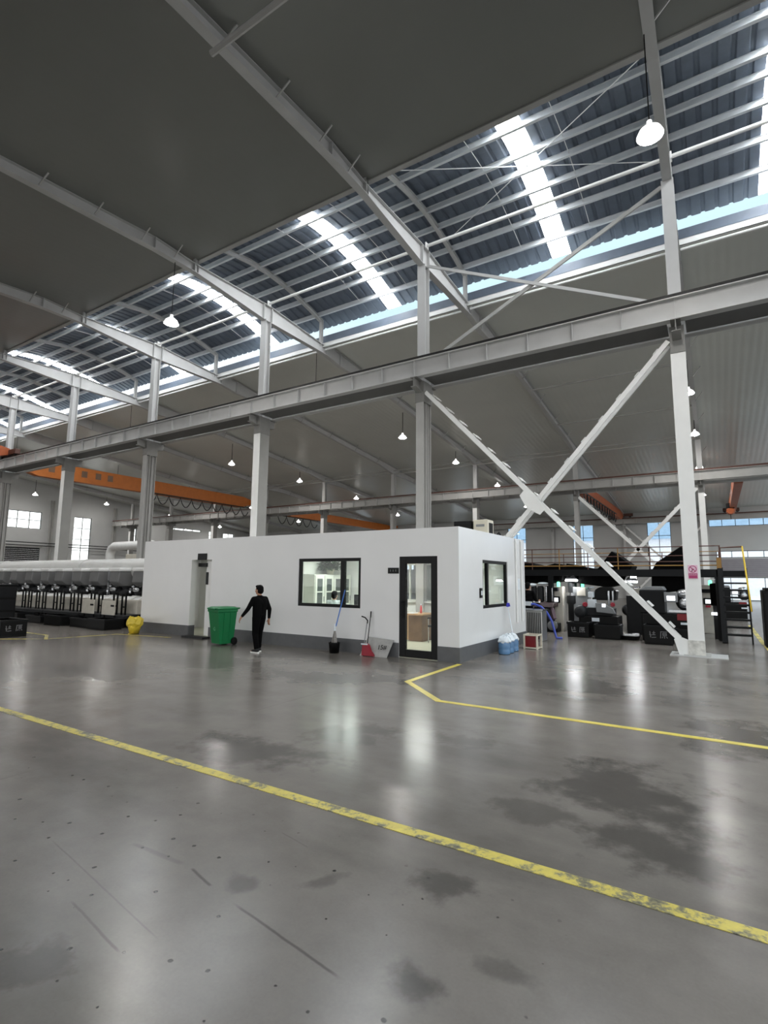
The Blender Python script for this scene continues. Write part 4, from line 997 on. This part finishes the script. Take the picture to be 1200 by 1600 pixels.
def crate(name, x0, x1, y0, y1, z1, label, marks=None, group=None):
    t = thing(name, label, 'crate', ((x0+x1)/2,(y0+y1)/2,0), group); e = .03
    mb = MB().box(x0,x1,y0,y1,0,.04).box(x0,x1,y0,y0+e,.04,z1).box(x0,x1,y1-e,y1,.04,z1).box(x0,x0+e,y0+e,y1-e,.04,z1).box(x1-e,x1,y0+e,y1-e,.04,z1)
    mb.build('body', M['black'], t, bevel=.008)
    r = .02
    MB().box(x0-r,x1+r,y0-r,y0+e,z1-.05,z1+.005).box(x0-r,x1+r,y1-e,y1+r,z1-.05,z1+.005).box(x0-r,x0+e,y0+e,y1-e,z1-.05,z1+.005).box(x1-e,x1+r,y0+e,y1-e,z1-.05,z1+.005).build('rim', M['blackmet'], t)
    MB().box(x0+e,x1-e,y0+e,y1-e,.04,z1*.8).build('contents', M['dark'], t)
    if marks:
        s = z1*.32; w_ = .018
        for i in (0, 1):
            mk = MB()
            if marks == 'front':
                cx = x0+(x1-x0)*(.3+.4*i); P = lambda u, v: (cx+u*s, y0-.002, z1*.52+v*s)
                nrm = (0,1,0)
            else:
                cy = y0+(y1-y0)*(.3+.4*i); P = lambda u, v: (x1+.002, cy+u*s, z1*.52+v*s); nrm = (1,0,0)
            st_ = ([((-.4,.5),(-.3,-.5)),((-.05,.25),(.4,.3)),((.18,.55),(.15,-.05)),((-.1,-.05),(.42,-.02)),((-.15,-.48),(.5,-.42)),((-.5,0),(-.15,-.1))] if i == 0 else
                   [((-.5,.5),(.5,.5)),((-.42,.5),(-.5,-.55)),((-.15,.3),(.38,.3)),((-.15,.3),(-.15,-.1)),((.38,.3),(.38,-.1)),((-.15,.1),(.38,.1)),((-.15,-.1),(.38,-.1)),((.1,-.1),(.1,-.55)),((-.15,-.25),(-.25,-.5)),((.35,-.25),(.5,-.5))])
            for a, b in st_: mk.obox(P(*a), P(*b), w_ if marks=='front' else .004, .004 if marks=='front' else w_, up=(0,1,0) if marks=='front' else (0,0,1))
            mk.build('painted_mark', M['mark'], t)
    return t
crate('plastic_crate', -17.9,-16.8,6.92,7.6,.47, 'black crate with faint white marks at the left picture edge', 'side')
t = thing('dark_cabinet', 'tall black cabinet at the left picture edge behind the marked crate', 'cabinet', (-21,8.4,0))
MB().box(-21.6,-20.5,7.9,8.85,.05,1.38).build('body', M['black'], t, bevel=.02); MB().box(-21.62,-20.48,7.88,8.87,1.38,1.42).build('top', M['blackmet'], t); MB().box(-21.55,-20.55,7.95,8.8,0,.05).build('base', M['black'], t)
for i in range(3): MB().box(-20.5,-20.485,7.95,8.8,.12+i*.42,.48+i*.42).build('drawer', M['blackmet'], t, bevel=.005)
for j, (a, b, z) in enumerate(((-17.6,-16.6,.34),(-18.9,-17.8,.3),(-20.4,-19.3,.34),(-22.0,-20.9,.26),(-23.6,-22.4,.32),(-25.2,-24.0,.3))):
    crate('parts_tray', a, b, 9.75+.12*(j%2), 10.35, z, 'low black bin on the floor before the grinders, %s from the office' % ORD[j], None, 'bins before the grinders')

# ------------------------------------------------------------------ right: platform
pf = thing('steel_platform', 'low black steel platform with ochre guard rails behind the office', 'platform', (-3,20.5,0))
X0, X1, Y0, Y1 = -7.6, .12, 18.5, 22.4
MB().box(X0,X1,Y0,Y0+.14,1.87,2.08).box(X0,X1,Y1-.14,Y1,1.87,2.08).box(X0,X0+.12,Y0,Y1,1.87,2.08).box(X1-.12,X1,Y0,Y1,1.87,2.08).build('edge_beam', M['blackmet'], pf)
MB().box(X0+.12,X1-.12,Y0+.14,Y1-.14,2.0,2.05).build('deck', M['dark'], pf)
for xx, yy in ((X1-.09,Y0+.07),(-4.85,Y0+.07),(X0+.1,Y0+.07),(X1-.09,Y1-.07),(-4.6,Y1-.07),(X0+.1,Y1-.07)):
    MB().ibeam((xx,yy,0),(xx,yy,1.87),.15,.17,.014,.012,up=(0,1,0)).build('post', M['blackmet'], pf)
rl = MB()
for z in (2.78,2.5,2.32): rl.tube([(X0,Y0+.05,z),(X1,Y0+.05,z)],.017,6); rl.tube([(X1,Y0+.05,z),(X1,Y0+1.2,z)],.017,6)
rl.build('guard_rail', M['rust'], pf)
rl = MB().tube([(X0,Y0+.05,2.2),(X1,Y0+.05,2.2)],.02,6)
for z in (2.8,2.45): rl.tube([(X0,Y1-.05,z),(X1,Y1-.05,z)],.017,6)
rl.build('lower_rail', M['ochre'], pf)
for i in range(9): MB().tube([(X1-.01-i*.93,Y0+.05,2.05),(X1-.01-i*.93,Y0+.05,2.78)],.017,6).build('baluster', M['ochre'] if i % 2 else M['rust'], pf)
for i in range(5): MB().tube([(X1-.01-i*1.8,Y1-.05,2.05),(X1-.01-i*1.8,Y1-.05,2.8)],.017,6).build('baluster', M['rust'], pf)
MB().box(X1-.1,X1+.02,Y0-.0,Y0+.03,2.08,2.42).build('toe_plate', M['ochre'], pf)
lt = thing('step_ladder', 'steep black ladder stair with yellow handrail at right end of platform', 'ladder', (.45,18.3,0))
MB().obox((.1,17.95,0),(.1,18.6,2.1),.14,.2,up=(0,1,0)).build('stringer', M['blackmet'], lt); MB().obox((.74,17.95,0),(.74,18.6,2.1),.04,.1,up=(0,1,0)).build('stringer', M['blackmet'], lt)
for i in range(9):
    z = .24+i*.205; y = 17.95+z/2.1*.65
    MB().box(.13,.72,y-.12,y+.14,z-.025,z+.025).build('tread', M['blackmet'], lt)
MB().tube([(.77,17.98,.9),(.72,18.3,1.9),(.68,18.6,2.75)],.022,8).build('handrail', M['yrail'], lt)
MB().tube([(.13,18.6,2.1),(.13,18.6,2.72),(.68,18.6,2.74)],.024,8).build('handrail', M['rust'], lt)
MB().box(.13,.7,18.58,18.72,1.9,2.04).build('top_landing', M['blackmet'], lt)
def cover(pts, y0, y1, label):
    return tag(MB().prism(pts,1,y0,y1).build('dust_cover', M['tarp'], loc=(sum(p[0] for p in pts)/len(pts),(y0+y1)/2,min(p[1] for p in pts)), bevel=.03), label, 'cover', 'black covers on the platform')
cover([(-6.6,1.62),(-6.2,2.42),(-5.6,2.3),(-5.2,2.18),(-4.75,2.3),(-4.45,2.26),(-4.5,1.72),(-5.2,1.6)],18.72,20.2,'black fabric cover sagging beside the office side wall end')
cover([(-4.3,1.66),(-4.38,2.3),(-3.55,2.12),(-3.35,2.12),(-2.9,2.7),(-2.3,2.2),(-2.62,1.62),(-3.1,1.5)],18.8,20.2,'black fabric cover with one pointed hump in the platform middle')
cover([(-1.78,1.3),(-1.74,2.04),(-1.6,2.3),(-.86,2.82),(-.75,2.8),(-.7,1.5),(-1.0,1.42)],18.75,20.2,'large black fabric hood sloping up to the rightmost white column')

# machines on the right --------------------------------------------------
def machine(name, x, y, label, kind):
    t = thing(name, label, 'machine', (x,y,0), None)
    if kind == 0:
        MB().box(x-.55,x+.5,y-.4,y+.5,0,.28).build('base', M['black'], t, bevel=.02)
        MB().lathe([(.12,-.22),(.34,-.2),(.36,-.1),(.36,.1),(.34,.2),(.12,.22)],(x+.0,y-.25,.55),26,ax=1).build('drum', M['dark'], t, smooth=True)
        MB().lathe([(.05,-.06),(.16,-.05),(.16,.05),(.05,.06)],(x+.36,y-.42,.22),18,ax=1).build('handwheel', M['midgrey'], t, smooth=True)
        MB().prism([(y-.55,.82),(y+.4,.82),(y+.4,.95),(y-.4,.97)],0,x-.55,x+.42).build('work_table', mat('maroon grey casting', rgb(58,42,44), .45, var=.2), t, bevel=.02)
        MB().box(x-.45,x-.05,y-.5,y-.3,.96,1.0).build('tray', M['white'], t)
        cyl = MB()
        for dx, r in ((-.35,.1),(-.12,.12),(.1,.07),(.26,.06)): cyl.lathe([(r*.6,.96),(r,1.0),(r,1.45),(r*.7,1.52)],(x+dx,y,0),14)
        cyl.build('tower', M['dark'], t, smooth=True)
        MB().tube([(x+.1,y-.12,1.0),(x+.1,y-.12,1.5)],.03,8).tube([(x+.3,y-.1,1.0),(x+.3,y-.1,1.45)],.025,8).build('slide_bar', M['chrome'], t, smooth=True)
        MB().ball((x-.4,y-.05,1.55),.16,.14,.06).ball((x-.02,y,1.6),.2,.14,.05).build('cap', M['film'], t, smooth=True)
        MB().obox((x+.25,y-.3,.8),(x+.38,y-.42,.4),.12,.3).build('chute', mat('plum chute', rgb(88,66,76), .5), t)
    elif kind == 1:
        MB().box(x-.6,x+.55,y-.45,y+.5,.0,.62).build('base', M['black'], t, bevel=.03)
        MB().box(x-.2,x+.02,y-.47,y-.45,.45,.56).build('label_plate', M['film'], t)
        MB().lathe([(.08,-.3),(.18,-.26),(.2,-.1),(.2,.1),(.16,.2)],(x-.55,y-.2,.72),20,ax=1).build('motor', M['dark'], t, smooth=True)
        MB().box(x-.5,x+.4,y-.3,y+.4,.62,.86).build('bed', M['dark'], t, bevel=.02)
        MB().prism([(x-.05,.74),(x+.5,.7),(x+.42,.86),(x+.1,1.02),(x-.08,1.02)],1,y-.48,y-.3).build('control_desk', M['midgrey'], t, bevel=.01)
        MB().box(x+.12,x+.22,y-.5,y-.46,.9,1.0).build('screen', M['screen'], t)
        MB().box(x-.35,x-.1,y-.3,y-.1,.86,1.12).box(x-.32,x-.16,y-.32,y-.1,1.18,1.36).build('tool_head', M['film'], t, bevel=.02)
        MB().prism([(x-.25,1.1),(x+.45,1.1),(x+.5,1.4),(x+.3,1.52),(x,1.52),(x-.15,1.42)],1,y-.1,y+.4).build('housing', M['black'], t, bevel=.03)
        MB().tube([(x+.28,y-.2,.95),(x+.28,y-.2,1.4)],.035,8).tube([(x+.4,y-.2,.95),(x+.4,y-.2,1.4)],.03,8).build('slide_bar', M['chrome'], t, smooth=True)
        MB().lathe([(.06,-.03),(.08,0),(.06,.03)],(x-.42,y-.32,.96),14,ax=1).lathe([(.05,-.03),(.07,0),(.05,.03)],(x+.42,y-.42,.98),14,ax=1).build('red_knob', M['red'], t)
        MB().tube([(x-.3,y-.1,1.38),(x-.36,y-.2,1.45),(x-.3,y-.28,1.5),(x-.15,y-.2,1.5)],.025,6).build('coolant_hose', M['chrome'], t)
    else:
        MB().box(x-.62,x+.6,y-.45,y+.55,.0,.78).build('base', M['black'], t, bevel=.03)
        MB().box(x-.66,x+.0,y-.42,y+.4,.78,1.45).build('guard_box', M['blackmet'], t, bevel=.03)
        MB().prism([(x-.66,1.45),(x+.02,1.45),(x-.04,1.56),(x-.5,1.56)],1,y-.4,y+.4).build('top_cover', M['midgrey'], t, bevel=.02)
        MB().box(x-.0,x+.34,y-.5,y-.38,1.12,1.4).build('panel', M['midgrey'], t, bevel=.01)
        MB().box(x+.07,x+.28,y-.51,y-.5,1.17,1.3).build('screen', M['screen'], t)
        MB().ball((x+.5,y-.25,1.35),.22,.2,.15).lathe([(.05,-.12),(.14,-.1),(.14,.1),(.05,.12)],(x+.5,y-.35,1.1),18,ax=1).build('spindle_head', M['chrome'], t, smooth=True)
        MB().lathe([(.12,-.1),(.24,-.08),(.24,.08),(.12,.1)],(x+.52,y-.25,1.12),22,ax=1).build('chuck', M['dark'], t, smooth=True)
        MB().box(x+.1,x+.62,y-.46,y-.3,.84,.9).build('slide_bar', M['chrome'], t)
        MB().box(x+.3,x+.6,y-.46,y-.4,.62,.8).build('red_guard', M['redbox'], t)
        MB().box(x+.38,x+.62,y-.5,y-.45,.5,.56).build('label_plate', M['film'], t)
    return t
machine('grinding_machine', -5.1, 18.6, 'brown grey machine with drum and white tray left of the white control cabinet', 0)
machine('milling_machine', -3.2, 18.2, 'black machine with grey control desk and red knobs in the middle', 1)
machine('lathe', -1.32, 17.8, 'black boxed lathe with lit screen left of the rightmost column', 2)
machine('milling_machine', -2.1, 20.4, 'grey machine half hidden behind the white diagonal brace', 1)
machine('grinding_machine', -6.6, 20.8, 'dark machine at the back hidden behind the office corner', 0)
machine('lathe', .5, 30.0, 'low dark machine seen between the ladder treads', 2)
def cabinet(x, y, wd, h, label, m, scr):
    t = thing('control_cabinet', label, 'cabinet', (x,y,0))
    MB().box(x-wd/2,x+wd/2,y,y+.4,0,h).build('body', m, t, bevel=.015)
    if scr:
        MB().box(x-.17,x+.12,y-.05,y,.95,1.17).build('panel', M['frame'], t, bevel=.01); MB().box(x-.12,x+.06,y-.055,y-.05,.99,1.12).build('screen', M['screen'], t)
        MB().box(x-.25,x+.08,y-.2,y,1.35,1.47).build('lamp_arm', M['blackmet'], t, bevel=.01)
        MB().box(x-.12,x+.02,y-.06,y-.01,.86,.92).build('button_strip', M['redem'], t)
    else:
        MB().box(x-.12,x+.16,y-.03,y,1.2,1.48).build('door', M['cream'], t, bevel=.01)
    MB().lathe([(.05,h),(.055,h+.02),(.055,h+.14),(.03,h+.17)],(x+.05,y+.1,0),12).build('signal_lamp', M['greenem'], t)
    return t
cabinet(-4.72, 18.75, .42, 1.5, 'pale control cabinet with lit screen left of the platform post', M['cream'], True)
cabinet(-3.95, 18.9, .5, 1.5, 'grey control cabinet with green signal right of the platform post', M['midgrey'], False)
cabinet(-2.25, 19.0, .6, 1.25, 'dark grey control cabinet partly behind the white diagonal', M['dark'], False)
cabinet(-.25, 21, .5, 1.6, 'pale control cabinet just right of the rightmost white column', M['cream'], True)
for j, (x, y, z, s, lab) in enumerate(((-5.4,18.9,1.78,.1,'small lit work lamp above the brown machine'),(-4.2,18.75,1.75,.2,'bright work lamp right of the platform post'),(-2.45,19.3,1.72,.24,'bright work lamp behind the white diagonal brace'),(-2.6,19.9,1.86,.3,'long lit lamp under the platform behind the brace'))):
    t = thing('work_light', lab, 'light', (x,y,z), 'machine work lights')
    MB().prism([(x-s,z),(x+s,z),(x+s*.7,z+.1),(x-s*.7,z+.1)],1,y-.1,y+.1).build('shade', M['dark'], t); MB().box(x-s*.9,x+s*.9,y-.12,y+.09,z-.06,z).build('tube', M['workem'], t)
    MB().box(x-.02,x+.02,y-.02,y+.02,z+.1,1.99).build('stem', M['blackmet'], t)
t = thing('machine_spindle', 'grey cylinder tower right of the platform post below the lamp', 'machine part', (-4.25,19.0,0))
MB().lathe([(.16,0),(.16,.9),(.2,.95),(.2,1.2),(.13,1.25),(.15,1.62),(.1,1.68)],(-4.25,19.05,0),20).build('column', M['dark'], t, smooth=True); MB().lathe([(.21,1.2),(.21,1.3)],(-4.25,19.05,0),20).build('collar', M['chrome'], t)
crate('plastic_crate', -3.98,-3.36,16.98,17.5,.45,'black crate with two white marks below the middle machine', 'front')
crate('plastic_crate', -3.18,-2.48,16.9,17.45,.42,'plain black crate right of the two-mark crate', None)
crate('plastic_crate', -1.78,-1.1,16.35,16.95,.52,'black crate with white marks behind the brace foot', 'front')
crate('plastic_crate', -1.05,-.45,16.9,17.4,.4,'plain black crate behind the rightmost column foot', None)
t = thing('scrap_tray', 'shallow dark tray of bright offcuts beside the plain crate', 'tray', (-2.2,17.3,0))
MB().lathe([(.22,0),(.27,.12),(.25,.12)],(-2.25,17.3,0),18).build('tray', M['black'], t); MB().box(-2.42,-2.1,17.2,17.36,.12,.17).box(-2.2,-2.02,17.28,17.42,.12,.19).build('offcuts', M['chrome'], t)
t = thing('dark_cabinet', 'black cabinet cut by the right picture edge', 'cabinet', (1.5,17.8,0))
MB().box(1.0,2.0,17.3,18.2,0,1.5).build('body', M['black'], t, bevel=.02); MB().box(1.05,1.95,17.28,17.3,.1,1.4).build('door', M['blackmet'], t); MB().box(1.06,2.02,17.28,18.22,1.5,1.56).build('top', M['black'], t)
t = thing('machine_cover', 'brown black padded machine cover right of the rightmost column', 'cover', (.1,18.0,.0))
MB().prism([(-.2,1.0),(-.2,1.66),(.0,1.68),(.1,1.55),(.14,1.2),(.08,1.0)],1,18.9,19.5).build('cover', M['tarp'], t, bevel=.03); MB().box(-.15,.02,19.0,19.4,0,1.0).build('stand', M['dark'], t); MB().box(-.2,.04,18.85,18.95,.72,.8).build('display', M['screen'], t)
t = thing('metal_rack', 'white wire rack of shelves between column and ladder', 'rack', (-.05,24,0))
for xx in (-.3,.15): MB().box(xx-.02,xx+.02,24,24.04,0,1.9).box(xx-.02,xx+.02,24.5,24.54,0,1.9).build('upright', M['white'], t)
for i in range(8): MB().box(-.3,.15,24,24.54,.25+i*.22,.27+i*.22).build('shelf', M['white'], t)

# ------------------------------------------------------------------ people
def remesh(mb, name, m, parent, vox, it=6, kind=None):
    o = mb.build(name, m, parent)
    md = o.modifiers.new('r','REMESH'); md.mode = 'VOXEL'; md.voxel_size = vox; md.use_smooth_shade = True
    ms = o.modifiers.new('s','SMOOTH'); ms.iterations = it; ms.factor = .5
    bpy.context.view_layer.update()
    me = bpy.data.meshes.new_from_object(o.evaluated_get(bpy.context.evaluated_depsgraph_get()))
    o.modifiers.clear(); o.data = me
    for p in me.polygons: p.use_smooth = True
    if not me.materials: me.materials.append(m)
    return o
def cap(mb, p0, r0, p1, r1, seg=12):
    p0, p1 = Vector(p0), Vector(p1); d = (p1-p0); L_ = d.length; d.normalize()
    n = 4; pts = []; rr = []
    for i in range(n, -1, -1): a = PI/2*i/n; pts.append(p0-d*r0*math.sin(a)); rr.append(max(r0*math.cos(a), .0008))
    for i in range(0, n+1): a = PI/2*i/n; pts.append(p1+d*r1*math.sin(a)); rr.append(max(r1*math.cos(a), .0008))
    return mb.tube(pts, rr, seg)
def hand(mb, wrist, fw_, side, s=1.):
    """palm and five separate bent fingers; fw_ = direction of the fingers, side = direction of the thumb"""
    w0 = Vector(wrist); f = Vector(fw_).normalized(); t = (Vector(side)-f*Vector(side).dot(f)).normalized(); n = f.cross(t)
    c = w0+f*.045*s
    for k in (-1.2,-.4,.4,1.2): cap(mb, w0+f*.012*s+t*.012*k*s, .015*s, w0+f*.078*s+t*.018*k*s, .0125*s, 8)
    for k, L_ in ((1.45,.068),(.48,.078),(-.48,.073),(-1.45,.056)):
        b = w0+f*.083*s+t*.0165*k*s; m1 = b+(f*.92+n*.25).normalized()*L_*.5*s+t*.003*k*s; e = m1+(f*.7+n*.7).normalized()*L_*.5*s
        cap(mb, b, .0088*s, m1, .0082*s, 7); cap(mb, m1, .0082*s, e, .007*s, 7)
    b = w0+f*.03*s+t*.024*s; m1 = b+(f*.6+t*.8).normalized()*.036*s; e = m1+(f*.9+t*.25+n*.2).normalized()*.032*s
    cap(mb, b, .012*s, m1, .01*s, 8); cap(mb, m1, .0098*s, e, .0082*s, 8)
def person(loc, rotz, label, J, H=1.55, shirt='shirt', seated=False, turn=0.):
    t = thing('person', label, 'person', (0,0,0))
    s = H/1.55
    V = lambda p: Vector(p)*s
    body = MB()
    hd = V(J['head']); nk = V(J['neck'])
    ca, sa = math.cos(turn), math.sin(turn); hx = lambda x, y, z: hd+Vector((x*ca-y*sa, x*sa+y*ca, z))*s
    def hball(x,y,z,rx,ry,rz): c = hx(x,y,z); body.ball(c, rx*s, ry*s, rz*s, 18, 12)
    hball(-.008,0,.03,.094,.074,.088); hball(.022,0,-.03,.066,.06,.08); hball(.045,0,-.078,.036,.036,.03)
    c0 = hx(.088,0,.005); c1 = hx(.108,0,-.026); cap(body, c0, .011*s, c1, .0145*s, 8)
    for sy_ in (-1,1):
        e = hx(-.002,sy_*.072,-.012); body.ball(e, .021*s,.011*s,.032*s,8,6); e = hx(.082,sy_*.03,.022); body.ball(e,.012*s,.024*s,.008*s,8,6)
        e = hx(.078,sy_*.036,-.022); body.ball(e,.018*s,.018*s,.016*s,8,6)
    e = hx(.088,0,-.05); body.ball(e,.014*s,.024*s,.007*s,8,6); e = hx(.086,0,-.062); body.ball(e,.014*s,.02*s,.008*s,8,6)
    cap(body, nk-Vector((0,0,.05))*s, .054*s, hd-Vector((.01,0,.05))*s, .048*s)
    hip, ch_ = V(J['hip']), V(J['chest'])
    for sy_ in (-1,1): cap(body, hip+Vector((0,sy_*.06,0))*s, .095*s, ch_+Vector((0,sy_*.07,.02))*s, .092*s)
    for q in ('l','r'):
        sh_, el, wr = V(J['sh'+q]), V(J['el'+q]), V(J['wr'+q])
        cap(body, nk-Vector((0,0,.06))*s, .05*s, sh_, .05*s); cap(body, sh_, .048*s, el, .037*s); cap(body, el, .037*s, wr, .025*s)
        hand(body, wr, J['hf'+q], J['ht'+q], s)
        a, b, c = V(J['hp'+q]), V(J['kn'+q]), V(J['an'+q])
        cap(body, a, .082*s, b, .055*s); cap(body, b, .053*s, c, .036*s)
        toe = V(J['to'+q]); cap(body, c-Vector((.02,0,.02))*s, .035*s, toe, .026*s)
    remesh(body, 'body', M['skin'], t, .0075*s, 3)
    # clothing
    top = MB()
    for sy_ in (-1,1): cap(top, hip+Vector((0,sy_*.066,-.02))*s, .108*s, ch_+Vector((0,sy_*.078,.03))*s, .104*s)
    for q in ('l','r'):
        sh_, el, wr = V(J['sh'+q]), V(J['el'+q]), V(J['wr'+q])
        cap(top, nk-Vector((0,0,.075))*s, .068*s, sh_-Vector((0,0,.004))*s, .062*s); cap(top, sh_, .06*s, el, .05*s); cap(top, el, .05*s, el.lerp(wr,.86), .036*s)
        cap(top, ch_, .1*s, sh_.lerp(ch_,.35), .08*s)
    top.tube([nk-Vector((0,0,.05))*s, nk-Vector((0,0,.0))*s], .064*s, 14)
    remesh(top, 'long_sleeved_top', M[shirt], t, .012*s, 4)
    tr = MB()
    for q, sy_ in (('l',1),('r',-1)):
        a, b, c = V(J['hp'+q]), V(J['kn'+q]), V(J['an'+q])
        cap(tr, hip+Vector((-.005,sy_*.05,0))*s, .105*s, a, .1*s); cap(tr, a, .1*s, b, .073*s); cap(tr, b, .071*s, c+(b-c)*.12, .058*s)
    remesh(tr, 'trousers', M['trouser'], t, .012*s, 3)
    for q in ('l','r'):
        c, toe = V(J['an'+q]), V(J['to'+q]); d = (toe-c); d.z = 0; d.normalize(); n = Vector((-d.y,d.x,0)); zg = J.get('gz'+q, 0.)*s
        sh_m = MB(); heel = Vector((c.x,c.y,zg))-d*.055*s
        cap(sh_m, heel+d*.03*s+Vector((0,0,.062))*s, .042*s, heel+d*.19*s+Vector((0,0,.045))*s, .036*s); cap(sh_m, heel+d*.035*s+Vector((0,0,.06))*s,.042*s, c+Vector((0,0,.012))*s, .045*s)
        so = remesh(sh_m, 'shoe', M['shoe'], t, .008*s, 3)
        vs = []; pr = [(-.015,.028),(.03,.04),(.12,.036),(.19,.046),(.235,.034),(.262,.012)]
        for z in (.001,.034):
            for u, v_ in pr: vs.append(heel+d*u*s+n*v_*s+Vector((0,0,z*s)))
            for u, v_ in reversed(pr): vs.append(heel+d*u*s-n*v_*s+Vector((0,0,z*s)))
        k = 2*len(pr); MB().add(vs, [list(range(k-1,-1,-1)), list(range(k,2*k))]+[[i,(i+1)%k,(i+1)%k+k,i+k] for i in range(k)]).build('sole', M['sole'], so, bevel=.005)
    hr = MB()
    c = hx(-.02,0,.04); hr.ball(c,.098*s,.083*s,.088*s,18,12); c = hx(-.042,0,-.01); hr.ball(c,.07*s,.078*s,.085*s,16,10); c = hx(.035,0,.085); hr.ball(c,.055*s,.066*s,.038*s,14,8)
    remesh(hr, 'hair', M['hair'], t, .009*s, 3)
    t.location = loc; t.rotation_euler = (0,0,rotz); return t
J = dict(head=(.03,0,1.43), neck=(.0,0,1.315), chest=(-.015,0,1.14), hip=(-.01,0,.86),
    shl=(.0,.17,1.23), ell=(.05,.28,1.0), wrl=(.16,.37,.82), hfl=(.4,.3,-.85), htl=(1,-.3,0),
    shr=(.0,-.17,1.23), elr=(-.1,-.22,.99), wrr=(-.09,-.22,.76), hfr=(.1,0,-1), htr=(1,.2,0),
    hpl=(-.01,.08,.8), knl=(.0,.09,.43), anl=(-.09,.1,.085), tol=(.08,.11,.035),
    hpr=(.0,-.08,.8), knr=(.07,-.085,.43), anr=(.08,-.085,.085), tor=(.25,-.085,.035))
person((-9.06,9.0,0), math.radians(172), 'person in black top and trousers with white-soled shoes walking past the office', J, 1.54, turn=math.radians(12))
J2 = dict(J, shl=(0,.185,1.245), ell=(.08,.24,1.0), wrl=(.28,.18,.98), hfl=(1,-.1,0), htl=(0,-1,.3), shr=(0,-.185,1.245), elr=(.08,-.24,1.0), wrr=(.28,-.18,.98), hfr=(1,.1,0), htr=(0,1,.3),
    knl=(.01,.09,.43), anl=(-.01,.1,.085), tol=(.16,.12,.035), knr=(.01,-.09,.43), anr=(-.01,-.1,.085), tor=(.16,-.12,.035))
person((-5.3,17.35,0), math.radians(75), 'person in dark clothes standing at the brown machine past the office wall', J2, 1.64)
J3 = dict(head=(.05,0,1.17), neck=(.02,0,1.06), chest=(.0,0,.9), hip=(-.02,0,.6),
    shl=(.02,.17,.99), ell=(.12,.22,.79), wrl=(.32,.15,.82), hfl=(1,-.2,-.1), htl=(0,-1,.3), shr=(.02,-.17,.99), elr=(.12,-.22,.79), wrr=(.32,-.15,.82), hfr=(1,.2,-.1), htr=(0,1,.3),
    hpl=(.0,.09,.54), knl=(.38,.1,.5), anl=(.36,.1,.09), tol=(.5,.11,.035), hpr=(.0,-.09,.54), knr=(.38,-.1,.5), anr=(.36,-.1,.09), tor=(.5,-.11,.035))
person((-9.15,11.95,.012), math.radians(105), 'person in a white top seated at the table inside the office window', J3, 1.62, shirt='film')
t = thing('office_chair', 'dark office chair under the seated person in the office', 'chair', (-9.17,12.0,.012))
MB().box(-9.4,-8.94,11.75,12.2,.42,.47).build('seat', M['dark'], t, bevel=.015); MB().box(-9.4,-8.96,11.72,11.76,.5,.86).build('backrest', M['dark'], t, bevel=.015)
MB().tube([(-9.17,12.0,.1),(-9.17,12.0,.42)],.03,8).tube([(-9.17,11.78,.45),(-9.17,11.74,.6)],.02,8).build('stem', M['blackmet'], t); MB().lathe([(.26,.012),(.26,.05),(.05,.1)],(-9.17,12.0,.0),5).build('base', M['blackmet'], t)
